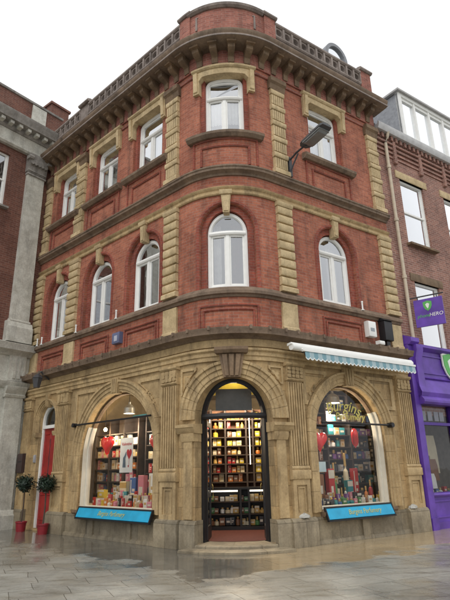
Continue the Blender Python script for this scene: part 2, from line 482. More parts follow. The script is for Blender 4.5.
g.build('stone_band', STM, BLD)
g = MB()
g.sweep([(-.02, 8.99), (.04, 8.99), (.06, 9.04), (.12, 9.08), (.17, 9.1), (.175, 9.16), (.2, 9.18), (.2, 9.22), (.08, 9.28), (-.02, 9.3)], SE, EE)
g.build('string_course', STC, BLD)
g = MB()
g.sweep([(-.02, 12.44), (.04, 12.44), (.06, 12.5), (.02, 12.54), (-.02, 12.54)], SE, EE)
g.sweep([(-.02, 12.66), (.05, 12.66), (.05, 13.16), (-.02, 13.16)], SE, EE)
g.build('brick_frieze', BRICKP, BLD)
g = MB()
g.sweep([(-.02, 13.14), (.52, 13.17), (.57, 13.19), (.585, 13.25), (.575, 13.27), (.6, 13.31), (.62, 13.36), (.62, 13.4), (.3, 13.52), (-.02, 13.56)], SE, EE + .14)
g.build('main_cornice', STC, BLD)
g = MB()
g.sweep([(.57, 13.19), (.595, 13.19), (.595, 13.235), (.57, 13.235)], SE, EE + .145)
g.build('cornice_fillet', STP, BLD)
k = 0
xs = [.23 + .452 * i for i in range(-21, 14)]
for x in xs:
    if x < SE + .1 or x > EE - .02: continue
    g = MB()
    g.sweep([(.03, 12.7), (.08, 12.7), (.1, 12.76), (.1, 12.88), (.15, 12.92), (.26, 12.94), (.34, 13.0), (.36, 13.09), (.42, 13.11), (.42, 13.17), (.03, 13.17)], x - .085, x + .085)
    g.sweep([(.03, 13.1), (.46, 13.1), (.46, 13.172), (.03, 13.172)], x - .11, x + .11)
    g.build('corbel', STB, BLD)

# --- parapet: pierced balustrade with brick pedestals, solid panel on the corner
g = MB()
def pierced(a, b):
    n = max(1, int((b - a) / .34)); st = (b - a) / n
    ops = [circ(a + st * (i + .5), 14.42, .125, 12, depth=.16) for i in range(n)]
    g.wall(a, b, 13.6, 14.62, ops, .1, .16)
    ops = [circ(a + st * (i + .5), 14.42, .125, 12, depth=0) for i in range(n)]
    g.wall(a, b, 13.6, 14.62, ops, -.06, 0)
    for i in range(n + 1):
        xx = a + st * i
        g.bevbox(max(a, xx - .035), min(b, xx + .035), 14.2, 14.62, .09, .15, .02)
    g.sweep([(-.1, 14.6), (.13, 14.6), (.17, 14.64), (.17, 14.7), (.1, 14.75), (-.1, 14.75)], a, b)
    g.sweep([(-.06, 14.14), (.12, 14.14), (.15, 14.18), (.15, 14.22), (.1, 14.25), (-.06, 14.25)], a, b)
for a_, b_ in ((-9.1, -6.95), (-6.4, -1.36), (1.7, 5.5)):
    g = MB(); pierced(a_, b_); g.build('pierced_parapet', STP, BLD)
g = MB(); g.box(-1.36, 1.7, 13.55, 14.72, -.2, .1); g.build('parapet_wall', BRICKP, BLD)
for a, b in ((-1.36, -.96), (1.28, 1.7), (-6.95, -6.4), (5.5, 6.0)):
    g = MB(); g.box(a, b, 13.55, 14.78, -.22, .15 if a > -5 else .12); g.build('parapet_pedestal', BRICKP if a > -5 else STP, BLD)
    g = MB(); g.sweep([(-.26, 14.76), (.19, 14.76), (.23, 14.8), (.23, 14.85), (.1, 14.9), (-.26, 14.9)], a - .05, b + .05); g.build('pedestal_cap', STP, BLD)
g = MB()
g.sweep([(-.25, 14.7), (.14, 14.7), (.2, 14.75), (.22, 14.82), (.05, 14.9), (-.25, 14.9)], -1.04, 1.24)
g.sweep([(-.22, 14.88), (.08, 14.88), (.08, 14.97), (-.22, 15.0)], -.7, .9)
g.path([(-.75, 14.05, -1, 0), (-.75, 14.55, -.7, .7), (.95, 14.55, .7, .7), (.95, 14.05, 1, 0)], [(-.03, .09), (.03, .09), (.03, .13), (-.03, .13)])
g.build('parapet_coping', STP, BLD)

# --- round-headed roof dormer behind the parapet, and the flat roof
g = MB()
sc = 5.15
g.path([(sc + .42 * math.cos(a), 15.65 + .5 * math.sin(a), math.cos(a), math.sin(a)) for a in [PI * i / 14 for i in range(15)]],
       [(0, -.5), (.13, -.5), (.13, -1.6), (0, -1.6)])
for sg in (-1, 1): g.box(sc + sg * .47 - .05, sc + sg * .47 + .05, 13.7, 15.65, -1.6, -.5)
dm = g.build('roof_dormer', LEAD, BLD)
g = MB(); g.prism([(sc - .43, 14.2), (sc + .43, 14.2)] + [(sc + .43 * math.cos(PI * i / 12), 15.65 + .49 * math.sin(PI * i / 12)) for i in range(13)], -.6, -.58)
g.build('pane', BRIGHTG, dm)
g = MB()
pts = [W(SE, 13.6, -.1), W(-4, 13.6, -.1), W(-1.2, 13.6, -.1), W(0, 13.6, -.1), W(1.2, 13.6, -.1), W(EE, 13.6, -.1), W(EE, 13.6, -7), W(SE, 13.6, -7)]
g.wface(pts); g.build('roof', LEAD, BLD)
# rear and party walls so that the block is a closed volume
g = MB()
ring = [W(SE, 0, 0), W(SE, 0, -7), W(EE, 0, -7), W(EE, 0, 0)]
for a, b in zip(ring, ring[1:]):
    g.wface([a, b, b + Vector((0, 0, 13.6)), a + Vector((0, 0, 13.6))])
g.build('rear_wall', BRICKP, BLD)

# --- quoin strips
def strip_low(a, b):          # first floor: cushion blocks
    g = MB(); z = 6.02; n = 9; h = (8.3 - 6.02) / n
    g.box(a + .02, b - .02, 5.86, 8.42, -.02, .03)
    for i in range(n): g.bevbox(a, b, z + i * h + .012, z + (i + 1) * h - .012, 0, .105, .05)
    g.sweep([(0, 8.29), (.1, 8.29), (.13, 8.34), (.13, 8.41), (0, 8.41)], a - .02, b + .02)
    g.sweep([(0, 5.86), (.13, 5.86), (.13, 5.96), (.1, 6.0), (0, 6.0)], a - .02, b + .02)
    g.build('quoin_strip', STQ, BLD)
def strip_up(a, b):           # second floor: plain cushions alternating with reeded blocks
    g = MB(); z = 9.34
    g.box(a + .02, b - .02, 9.3, 12.3, -.02, .03)
    g.sweep([(0, 9.3), (.14, 9.3), (.14, 9.42), (.1, 9.47), (0, 9.47)], a - .02, b + .02)
    z = 9.48; hs = [.34, .2] * 5
    tot = sum(hs); f = (12.14 - z) / tot
    for i, h in enumerate(hs):
        h *= f
        if i % 2 == 0:
            g.box(a + .01, b - .01, z + .01, z + h - .01, 0, .05)
            n = 6; w = (b - a - .04) / n
            for j in range(n):
                x0 = a + .02 + w * j
                g.sweep([(0, z + .015), (.085, z + .015), (.085, z + h - .015), (0, z + h - .015)], x0 + w * .12, x0 + w * .88)
        else: g.bevbox(a, b, z + .01, z + h - .01, 0, .11, .05)
        z += h
    g.build('quoin_strip', STQ, BLD)
    g = MB(); g.sweep([(0, 12.14), (.08, 12.14), (.1, 12.2), (.12, 12.3), (.18, 12.36), (.18, 12.5), (0, 12.52)], a - .04, b + .04)
    g.build('strip_capital', STB, BLD)
STR = [(-9.1, -8.65), (-6.88, -6.32), (-2.0, -1.48), (1.42, 1.92), (5.47, 5.97)]
for a, b in STR:
    strip_low(a, b); strip_up(a, b)
    g = MB(); g.box(a, b, 4.8, 5.57, -.02, .06); g.sweep([(0, 4.8), (.085, 4.8), (.085, 4.92), (.06, 4.95), (0, 4.95)], a - .01, b + .01)
    g.build('pier_base', STQ, BLD)

# --- upper windows
def glassbox(g, pts, d): g.face([(s, z, d) for s, z in pts])
def room(c, z0, z1, parent, m=DARK, dep=1.5, hw=.78):
    g = MB(); d0, d1 = -.34, -dep
    for f in ([(c - hw, z0, d1), (c + hw, z0, d1), (c + hw, z1, d1), (c - hw, z1, d1)],
              [(c - hw, z0, d0), (c - hw, z0, d1), (c - hw, z1, d1), (c - hw, z1, d0)],
              [(c + hw, z0, d1), (c + hw, z0, d0), (c + hw, z1, d0), (c + hw, z1, d1)],
              [(c - hw, z0, d0), (c + hw, z0, d0), (c + hw, z0, d1), (c - hw, z0, d1)],
              [(c - hw, z1, d1), (c + hw, z1, d1), (c + hw, z1, d0), (c - hw, z1, d0)]):
        g.face(f)
    g.build('room', m, parent)
def panes(name_parent, polys, d, m):
    for poly in polys:
        g = MB(); g.face([(s, z, d) for s, z in poly]); g.build('pane', m, name_parent, smooth=False)
def archwin(c, seed):
    rnd = random.Random(seed)
    hw, zb, zs = .575, 5.86, 7.4
    d0, d1 = -.26, -.17
    g = MB()
    g.path(apath(c, hw, zb, zs), [(0, d0), (0, d1), (-.075, d1), (-.095, d1 - .03), (-.095, d0)])
    g.box(c - hw + .05, c + hw - .05, zb, zb + .1, d0, d1)
    zt = 7.36
    g.sweep([(d0, zt), (d1 + .02, zt), (d1 + .04, zt + .04), (d1 + .02, zt + .1), (d0, zt + .1)], c - hw + .05, c + hw - .05)
    g.box(c - .05, c + .05, zb + .1, zt, d0, d1 - .01)
    # casement sashes
    for sg in (-1, 1):
        a, b = (c + .05, c + hw - .095) if sg > 0 else (c - hw + .095, c - .05)
        e = .045
        g.box(a, a + e, zb + .1, zt, d0, d1 - .035); g.box(b - e, b, zb + .1, zt, d0, d1 - .035)
        g.box(a + e, b - e, zb + .1, zb + .16, d0, d1 - .035); g.box(a + e, b - e, zt - .05, zt, d0, d1 - .035)
    w = g.build('window', WHITE, BLD)
    d = d0 + .03
    n = 14; r = hw - .09; z0 = zt + .1
    a0 = math.asin(max(-1, (z0 - zs) / r))
    fan = [(c + r * math.cos(a0 + (PI - 2 * a0) * i / n), zs + r * math.sin(a0 + (PI - 2 * a0) * i / n)) for i in range(n + 1)]
    panes(w, [fan, [(c - hw + .09, zb + .1), (c - .045, zb + .1), (c - .045, zt), (c - hw + .09, zt)], [(c + .045, zb + .1), (c + hw - .09, zb + .1), (c + hw - .09, zt), (c + .045, zt)]], d, GLASS)
    # curtains: gathered strips
    g = MB(); lay = rnd.choice(['a', 'b', 'c'])
    def drape(x0, x1, z0, z1, dd):
        n = 10
        for i in range(n):
            xa, xb = x0 + (x1 - x0) * i / n, x0 + (x1 - x0) * (i + 1) / n
            da, db = dd + .03 * math.sin(i * 1.9), dd + .03 * math.sin((i + 1) * 1.9)
            g.face([(xa, z0, da), (xb, z0, db), (xb, z1, db), (xa, z1, da)])
    drape(c - .56, c - .26, 5.9, 7.8, -.5); cu = g.build('curtain', CURT, w)
    g = MB(); drape(c + .12, c + .5, 5.9, 7.8, -.55); g.build('curtain', CURTB if seed % 2 else CURT, w)
    room(c, 5.7, 8.1, w, ROOMW)
    # keystone
    g = MB()
    g.prism([(c - .08, 7.88), (c + .08, 7.88), (c + .125, 8.43), (c - .125, 8.43)], -.12, .08)
    g.prism([(c - .055, 7.92), (c + .055, 7.92), (c + .09, 8.36), (c - .09, 8.36)], .08, .1)
    g.sweep([(0, 8.4), (.11, 8.4), (.13, 8.45), (.13, 8.52), (0, 8.52)], c - .155, c + .155)
    g.build('keystone', STQ, BLD)
    # recessed apron panel below
    g = MB()
    pr = [(-.025, -.01), (.025, -.01), (.025, .03), (0, .045), (-.025, .03)]
    g.path([(c + .73, 4.85, 1, 0), (c + .73, 5.4, .9, .9), (c - .73, 5.4, -.9, .9), (c - .73, 4.85, -1, 0)] if abs(c) > .5 else
           [(c + .73, 4.85, 1, 0), (c + .73, 5.4, .9, .9)] + [(c + .73 - 1.46 * i / 10, 5.4, 0, 1) for i in range(1, 10)] + [(c - .73, 5.4, -.9, .9), (c - .73, 4.85, -1, 0)], pr)
    g.path([(c + .62, 4.85, 1, 0), (c + .62, 5.29, .9, .9)] + [(c + .62 - 1.24 * i / 10, 5.29, 0, 1) for i in range(1, 10)] + [(c - .62, 5.29, -.9, .9), (c - .62, 4.85, -1, 0)], pr)
    g.build('apron_panel', BRICKD, BLD)
def topwin(c, seed):
    rnd = random.Random(seed * 3 + 1)
    hw, zb, zt = .6, 10.38, 12.29
    d0, d1 = -.26, -.17
    g = MB()
    # frame with a shouldered (rounded) head
    def hd(o):
        r = .2; q = [(c + hw - o, zb)]
        for i in range(7):
            a = PI / 2 * i / 6; q.append((c + hw - r + (r - o) * math.cos(a), zt - r + (r - o) * math.sin(a)))
        q += [(c + .2, zt + .02 - o), (c, zt + .035 - o), (c - .2, zt + .02 - o)]
        for i in range(7):
            a = PI / 2 + PI / 2 * i / 6; q.append((c - hw + r + (r - o) * math.cos(a), zt - r + (r - o) * math.sin(a)))
        q.append((c - hw + o, zb)); return q
    A, B = hd(0), hd(.095)
    for i in range(len(A) - 1):
        p, q, u, v = A[i], A[i + 1], B[i], B[i + 1]
        g.face([(p[0], p[1], d1), (q[0], q[1], d1), (v[0], v[1], d1), (u[0], u[1], d1)])
        g.face([(u[0], u[1], d1), (v[0], v[1], d1), (v[0], v[1], d0), (u[0], u[1], d0)])
    g.box(c - hw + .05, c + hw - .05, zb, zb + .09, d0, d1)
    z2 = 11.6
    g.sweep([(d0, z2), (d1 + .02, z2), (d1 + .04, z2 + .04), (d1 + .02, z2 + .09), (d0, z2 + .09)], c - hw + .05, c + hw - .05)
    g.box(c - .05, c + .05, zb + .09, z2, d0, d1 - .01)
    for a, b, e0, e1 in ((c - hw + .095, c - .05, zb + .09, z2), (c + .05, c + hw - .095, zb + .09, z2), (c - hw + .095, c + hw - .095, z2 + .09, zt - .08)):
        e = .045
        g.box(a, a + e, e0, e1, d0, d1 - .035); g.box(b - e, b, e0, e1, d0, d1 - .035)
        g.box(a + e, b - e, e0, e0 + .05, d0, d1 - .035); g.box(a + e, b - e, e1 - .05, e1, d0, d1 - .035)
    w = g.build('window', WHITE, BLD)
    d = d0 + .03
    panes(w, [B[1:-1] + [(c - hw + .09, z2 + .08), (c + hw - .09, z2 + .08)], [(c - hw + .09, zb + .08), (c - .045, zb + .08), (c - .045, z2), (c - hw + .09, z2)], [(c + .045, zb + .08), (c + hw - .09, zb + .08), (c + hw - .09, z2), (c + .045, z2)]], d, GLASS)
    g = MB(); n = 16
    for x0, x1, z0 in ((c - .58, c - .02, 10.85), (c + .02, c + .58, 10.85 if seed % 2 else 10.6)):
        for i in range(n):
            xa, xb = x0 + (x1 - x0) * i / n, x0 + (x1 - x0) * (i + 1) / n
            da, db = -.32 + .02 * math.sin(i * 2.3), -.32 + .02 * math.sin((i + 1) * 2.3)
            g.face([(xa, z0, da), (xb, z0, db), (xb, 11.75, db), (xa, 11.75, da)])
    g.build('curtain', CURT, w)
    room(c, 10.2, 12.5, w, ROOMW)
    # stone hood with ears
    g = MB()
    I = [(c - .7, 11.76), (c - .7, 12.2), (c - .6, 12.31), (c + .6, 12.31), (c + .7, 12.2), (c + .7, 11.76)]
    for poly in ([(c - .88, 11.76), I[0], I[1], (c - .88, 12.2)], [(c - .88, 12.2), I[1], I[2], (c - .6, 12.58), (c - .88, 12.58)],
                 [I[3], I[4], (c + .88, 12.2), (c + .88, 12.58), (c + .6, 12.58)], [I[4], I[5], (c + .88, 11.76), (c + .88, 12.2)]):
        g.prism(poly, -.3, .09)
    g.box(c - .6, c + .6, 12.31, 12.58, -.3, .09)
    g.sweep([(0, 12.5), (.11, 12.5), (.15, 12.54), (.15, 12.6), (0, 12.63)], c - .91, c + .91)
    for sg in (-1, 1):
        a, b = sorted((c + sg * .73, c + sg * .85))
        g.sweep([(.08, 11.8), (.12, 11.83), (.13, 12.1), (.15, 12.35), (.15, 12.46), (.08, 12.46)], a, b)
    g.build('stone_hood', STQ, BLD)
    g = MB()
    g.sweep([(-.3, 10.16), (.12, 10.16), (.16, 10.2), (.2, 10.24), (.21, 10.31), (.1, 10.36), (-.3, 10.4)], c - 1.04, c + 1.04)
    g.build('window_sill', STC, BLD)
    g = MB(); pr = [(-.03, -.01), (.03, -.01), (.03, .03), (0, .05), (-.03, .03)]
    for h, zt2 in ((.9, 10.16), (.66, 9.93)):
        tp = [(c + h - 2 * h * i / 10, zt2, 0, 1) for i in range(1, 10)]
        g.path([(c + h, 9.36, 1, 0), (c + h, zt2, .9, .9)] + tp + [(c - h, zt2, -.9, .9), (c - h, 9.36, -1, 0)], pr)
    g.build('apron_panel', BRICKD, BLD)
for i, (c, _) in enumerate(WIN):
    archwin(c, i); topwin(c, i)

# --- ground floor: archivolts, keystones, pilasters, plinth
def archivolt(c, r, zb, zs, w, m=STM):
    g = MB()
    P = [(0, -.03), (0, .035), (w * .18, .035), (w * .2, .06), (w * .5, .06), (w * .53, .09), (w * .78, .09), (w * .82, .13), (w, .13), (w * 1.02, .05), (w * 1.02, -.03)]
    nv = 15 if r > .7 else 9; gp = .003 / r
    for i in range(nv):
        a0, a1 = PI * i / nv + gp, PI * (i + 1) / nv - gp
        g.path(apath(c, r, zb, zs, 4, a0, a1, False), P)
    z = zb; hgt = (zs - zb) / max(1, round((zs - zb) / .42)) if zs - zb > .15 else 0
    while hgt and z < zs - .05:
        for sg in (-1, 1): g.path([(c + sg * r, z + .003, sg, 0), (c + sg * r, z + hgt - .003, sg, 0)][::sg], P)
        z += hgt
    g.build('archivolt', m, BLD)
archivolt(LWC, LWR, .66, LWZ, .31)
archivolt(RWC, RWR, .66, RWZ, .31)
archivolt(DRC, DRR, 2.64, DRZ, .38)
archivolt(RDC, RDR, 2.85, RDZ, .16)
def keyst(c, zb, zt, wb, wt, d, cap=True):
    g = MB()
    g.prism([(c - wb, zb), (c + wb, zb), (c + wt, zt), (c - wt, zt)], -.05, d * .8)
    for k in (-.5, 0, .5):
        g.prism([(c + (k - .17) * wb * 1.1, zb + .03), (c + (k + .17) * wb * 1.1, zb + .03), (c + (k + .17) * wt * 1.1, zt - .02), (c + (k - .17) * wt * 1.1, zt - .02)], d * .8, d)
    if cap: g.sweep([(0, zt), (d + .04, zt), (d + .09, zt + .07), (d + .09, zt + .14), (0, zt + .16)], c - wt - .07, c + wt + .07)
    g.build('keystone', STB if cap else STM, BLD)
keyst(DRC, 3.62, 4.17, .18, .27, .2)
keyst(LWC, 3.64, 4.06, .12, .16, .16, False)
keyst(RWC, 3.6, 4.06, .13, .18, .16, False)
keyst(RDC, 3.62, 4.02, .07, .1, .13, False)
# spandrel panels
def spandrel(c, r, zs, side, outer):
    g = MB()
    R = r
    a0, a1 = math.radians(24), math.radians(62)
    pts = [(outer, 3.93)]
    arcp = []
    for i in range(9):
        a = a1 - (a1 - a0) * i / 8
        arcp.append((c + side * R * math.cos(a), zs + R * math.sin(a)))
    arcp = [q for q in arcp if (outer - q[0]) * side > .03 and q[1] < 3.9]
    poly = [(arcp[0][0], 3.93)] + arcp + [(outer, arcp[-1][1]), (outer, 3.93)]
    cx = sum(p[0] for p in poly) / len(poly); cz = sum(p[1] for p in poly) / len(poly)
    n = len(poly)
    for i in range(n):
        p, q = poly[i], poly[(i + 1) % n]
        f = .78
        pi_, qi = (cx + (p[0] - cx) * f, cz + (p[1] - cz) * f), (cx + (q[0] - cx) * f, cz + (q[1] - cz) * f)
        quad = [p, q, qi, pi_]
        g.prism(quad, -.01, .04)
    for k in range(7):                     # carved leaf bosses
        t1, t2 = random.random(), random.random()
        p = poly[random.randrange(n)]; x, z = cx + (p[0] - cx) * .45 * t1, cz + (p[1] - cz) * .45 * t1
        g.prism([(x + .05 * math.cos(a), z + .05 * math.sin(a)) for a in [PI / 3 * j for j in range(6)]], -.01, .03)
    g.build('spandrel_panel', STM, BLD)
spandrel(DRC, DRR + .5, DRZ, -1, -1.3); spandrel(DRC, DRR + .5, DRZ, 1, 1.32)
spandrel(LWC, LWR + .36, LWZ, -1, -5.98); spandrel(LWC, LWR + .36, LWZ, 1, -1.99)
spandrel(RWC, RWR + .36, RWZ, -1, 1.95); spandrel(RWC, RWR + .36, RWZ, 1, 5.28)

def pilaster(a, b, dz=0):
    w = b - a
    g = MB()
    g.box(a, b, 1.6, 3.62, -.02, .06)
    n = 6; st = (w - .06) / n
    for i in range(n + 1):
        x = a + .03 + st * i
        g.sweep([(.05, 1.68), (.1, 1.68), (.1, 3.56), (.05, 3.56)], max(a, x - st * .24), min(b, x + st * .24))
    g.sweep([(0, 1.58), (.1, 1.58), (.12, 1.62), (.1, 1.67), (0, 1.68)], a - .015, b + .015)
    p = g.build('fluted_pilaster', STM, BLD)
    g = MB()
    g.box(a, b, 3.62, 4.03, -.02, .085)
    g.sweep([(0, 3.6), (.1, 3.6), (.125, 3.63), (.1, 3.66), (0, 3.66)], a - .015, b + .015)
    g.sweep([(0, 3.95), (.11, 3.95), (.15, 3.99), (.15, 4.035), (0, 4.035)], a - .04, b + .04)
    rnd = random.Random(int(a * 100))
    for i in range(4):
        for j in range(3):                 # carved flower work
            x, z = a + w * (i + .5) / 4, 3.72 + .085 * j
            r = w / 9 * rnd.uniform(.8, 1.15)
            g.prism([(x + r * (1 + .25 * (k % 2)) * math.cos(q), z + r * .75 * (1 + .25 * (k % 2)) * math.sin(q)) for k, q in enumerate([PI / 4 * t for t in range(8)])], .08, .115 + .015 * rnd.random())
    g.build('capital', STM, p)
    g = MB()
    g.bevbox(a - .03, b + .03, 1.38, 1.58, -.02, .13, .02)
    g.box(a, b, .56, 1.38, -.02, .06)
    for bx in ((a, a + .1, .58, 1.38), (b - .1, b, .58, 1.38), (a + .1, b - .1, 1.26, 1.38), (a + .1, b - .1, .58, .68)):
        g.box(*bx, .05, .1)
    for bx in ((a + .14, a + .17, .72, 1.22), (b - .17, b - .14, .72, 1.22), (a + .17, b - .17, 1.19, 1.22)):
        g.box(*bx, .05, .08)
    g.build('pedestal', STM, p)
GP = [(-9.05, -8.55), (-6.88, -6.25), (-1.95, -1.4), (1.4, 1.9), (5.38, 5.94)]
for a, b in GP: pilaster(a, b)
# door imposts and piers
for sg in (-1, 1):
    g = MB()
    a, b = sorted((DRC + sg * (DRR - .05), DRC + sg * 1.42))
    g.sweep([(-.22, 2.42), (.08, 2.42), (.12, 2.47), (.15, 2.54), (.17, 2.55), (.17, 2.62), (-.22, 2.64)], a, b)
    a2, b2 = sorted((DRC + sg * (DRR - .02), DRC + sg * 1.3))
    g.sweep([(-.22, 2.24), (.06, 2.24), (.1, 2.34), (.1, 2.42), (-.22, 2.42)], a2, b2)
    g.sweep([(-.02, .6), (.045, .6), (.045, 2.24), (-.02, 2.24)], *sorted((DRC + sg * (DRR + .06), DRC + sg * 1.24)))
    g.build('door_pier', STM, BLD)
# window jamb imposts of the red door
for sg in (-1, 1):
    g = MB()
    a, b = sorted((RDC + sg * (RDR - .02), RDC + sg * (RDR + .18)))
    g.sweep([(-.15, 2.72), (.08, 2.72), (.12, 2.8), (.12, 2.86), (-.15, 2.86)], a, b)
    g.build('door_impost', STM, BLD)
# plinth
g = MB()
pp = lambda d: [(-.02, 0), (d, 0), (d, .5), (d - .03, .55), (d - .07, .58), (-.02, .58)]
for a, b in ((-9.1, -8.45), (-6.95, -6.0), (-2.05, -1.28), (1.28, 2.0), (5.2, 5.98)): g.sweep(pp(.17), a, b)
for sg in (-1, 1):
    a, b = sorted((DRC + sg * (DRR - .06), DRC + sg * 1.3)); g.sweep([(-.22, 0), (.12, 0), (.12, .5), (.09, .55), (.05, .58), (-.22, .58)], a, b)
for a, b, mid in ((-6.0, -2.05, (-4.7, -3.1)), (2.0, 5.2, (3.6,))):
    g.sweep([(-.02, 0), (.06, 0), (.06, .56), (-.02, .56)], a, b)
    for mx in mid: g.sweep([(-.02, 0), (.11, 0), (.11, .55), (-.02, .55)], mx - .12, mx + .12)
    g.sweep([(.05, 0), (.12, 0), (.1, .08), (.05, .1)], a, b)
g.build('plinth', PL, BLD)
for a, b in ((-5.55, -2.25), (2.24, 4.74)):
    g = MB()
    g.sweep([(-.4, .56), (.14, .56), (.17, .6), (.17, .66), (-.4, .69)], a, b)
    g.build('window_ledge', STB, BLD)
# threshold steps
g = MB()
g.sweep([(-.5, 0), (.16, 0), (.16, .1), (.13, .12), (-.5, .13)], DRC - .84, DRC + .84)
g.sweep([(0, 0), (.5, 0), (.5, .04), (.47, .055), (0, .06)], DRC - 1.0, DRC + 1.02)
g.build('door_step', PL, BLD)

# --- shop windows
def shopwin(c, r, zs, mull):
    g = MB(); d0, d1 = -.32, -.19
    pr = [(0, -.06), (0, d0), (-.06, d0), (-.06, d1), (-.02, d1), (-.02, -.06)]
    for sg in (-1, 1): g.path([(c + sg * r, .69, sg, 0), (c + sg * r, zs, sg, 0)][::sg], pr)
    g.path(apath(c, r, .69, zs, 6, 0, .5, False), pr); g.path(apath(c, r, .69, zs, 6, PI - .5, PI, False), pr)
    g.box(c - r + .05, c + r - .05, .69, .76, d0, d1)
    w = g.build('shop_window', CREAM, BLD)
    g = MB(); g.path(apath(c, r, .69, zs, 30, .5, PI - .5, False), [(0, -.2), (0, d0), (-.05, d0), (-.05, d1)]); g.build('arch_frame', STB, w)
    g = MB(); q = r - .05; n = 28
    g.face([(c + q, .72, -.26), ] + [(c + q * math.cos(PI * i / n), zs + q * math.sin(PI * i / n), -.26) for i in range(n + 1)] + [(c - q, .72, -.26)])
    g.build('pane', SHOPG, w, smooth=False)
    return w
LW = shopwin(LWC, LWR, LWZ, 2); RW = shopwin(RWC, RWR, RWZ, 1)
g = MB()
g.tube([W(LWC - 1.95, 2.93, .13), W(LWC + 1.6, 2.93, .13)], .025)
g.tube([W(LWC - 1.86, 2.93, .0), W(LWC - 1.86, 2.93, .2)], .06); g.build('security_bar', BLACK, LW)
g = MB()
g.tube([W(RWC - 1.12, 2.66, .13), W(RWC + 1.44, 2.66, .13)], .025)
g.tube([W(RWC + 1.38, 2.66, .0), W(RWC + 1.38, 2.66, .22)], .065); g.build('security_bar', BLACK, RW)

# --- main doorway: frame, fanlight and the two open leaves
g = MB(); d0, d1 = -.36, -.24
g.path(apath(DRC, DRR, .13, DRZ, 24), [(0, d0), (0, d1), (-.09, d1), (-.09, d0)])
g.sweep([(d0, 2.74), (d1 + .02, 2.74), (d1 + .04, 2.79), (d1 + .02, 2.86), (d0, 2.86)], DRC - DRR + .05, DRC + DRR - .05)
dw = g.build('doorway', BLACK, BLD)
g = MB(); n = 20; q = DRR - .08
a0 = math.asin((2.86 - DRZ) / q)
g.face([(DRC + q * math.cos(a0 + (PI - 2 * a0) * i / n), DRZ + q * math.sin(a0 + (PI - 2 * a0) * i / n), -.3) for i in range(n + 1)])
g.build('pane', SHOPG, dw, smooth=False)
def leaf(sg):
    hinge = W(DRC + sg * (DRR - .07), 0, -.36)
    inward = -Vector((W(DRC, 0, 0) - Vector((CX, CY, 0)))).normalized()
    side = Vector((-inward.y, inward.x, 0))
    if (W(DRC, 0, 0) - hinge).dot(side) < 0: side = -side
    ang = math.radians(1.5)
    dr = (inward * math.cos(ang) + side * math.sin(ang)).normalized()
    th = Vector((dr.y, -dr.x, 0))
    def bx(g, a, b, z0, z1, t=.045):
        p = [hinge + dr * a - th * t / 2, hinge + dr * b - th * t / 2, hinge + dr * b + th * t / 2, hinge + dr * a + th * t / 2]
        lo = [v + Vector((0, 0, z0)) for v in p]; hi = [v + Vector((0, 0, z1)) for v in p]
        g.wface(lo[::-1]); g.wface(hi)
        for i in range(4): g.wface([lo[i], lo[(i + 1) % 4], hi[(i + 1) % 4], hi[i]])
    g = MB(); L = .78
    bx(g, 0, .1, .15, 2.72); bx(g, L - .1, L, .15, 2.72); bx(g, .1, L - .1, .15, .42); bx(g, .1, L - .1, 2.6, 2.72); bx(g, .1, L - .1, 1.02, 1.16)
    o = g.build('open_door', BLACK, BLD)
    g = MB(); bx(g, .1, L - .1, .42, 2.6, .01); g.build('pane', SHOPG, o)
    g = MB(); h = hinge + dr * (L - .06)
    for t in (-1, 1): g.tube([h + th * t * .05 + Vector((0, 0, .95)), h + th * t * .07 + Vector((0, 0, 1.0)), h + th * t * .07 + Vector((0, 0, 1.25)), h + th * t * .05 + Vector((0, 0, 1.3))], .012)
    g.build('handle', plain('brass', (.5, .36, .12), .3, .1, metal=1), o)
leaf(-1); leaf(1)

# --- red side door
g = MB(); d0, d1 = -.2, -.1
g.path(apath(RDC, RDR, .06, RDZ, 18), [(0, d0), (0, d1), (-.1, d1), (-.1, d0)])
g.box(RDC - RDR + .05, RDC + RDR - .05, 2.98, 3.08, d0, d1 + .015)
rf = g.build('side_door_frame', WHITE, BLD)
g = MB(); a, b = RDC - RDR + .1, RDC + RDR - .1
g.box(a, b, .07, 2.98, d0, d0 + .05)
for p0, p1, z0, z1 in ((a + .07, RDC - .03, .3, 1.0), (RDC + .03, b - .07, .3, 1.0), (a + .07, RDC - .03, 1.2, 2.8), (RDC + .03, b - .07, 1.2, 2.8)):
    g.path([(p1, z0, 1, 0), (p1, z1, 1, 1), (p0, z1, -1, 1), (p0, z0, -1, -1), (p1 - .001, z0, 0, -1)], [(-.02, d0 + .045), (0, d0 + .07), (.02, d0 + .045)])
rd = g.build('red_door', REDP, BLD)
g = MB(); g.bevbox(RDC - .12, RDC + .12, 1.06, 1.11, d0 + .05, d0 + .075, .01); g.build('letterbox', plain('dull_steel', (.35, .35, .35), .35, .1, metal=1), rd)
g = MB(); g.box(RDC - .04, RDC + .04, 1.35, 2.65, d0 + .05, d0 + .06); g.build('door_glazing', BLACK, rd)
g = MB(); n = 14; q = RDR - .09
g.face([(RDC + q, 3.08, d0 + .04)] + [(RDC + q * math.cos(PI * i / n), RDZ + q * math.sin(PI * i / n), d0 + .04) for i in range(n + 1)] + [(RDC - q, 3.08, d0 + .04)])
g.build('fanlight', glass('dark_fanlight_glass', (.5, .55, .5), 1.6), rf, smooth=False)
g = MB(); g.box(RDC - .1, RDC + .15, 3.14, 3.2, d0 + .05, d0 + .06); g.build('number_plate', BLACK, rf)
room(RDC, .05, 3.85, rf, ROOMW, 1.6, .6)

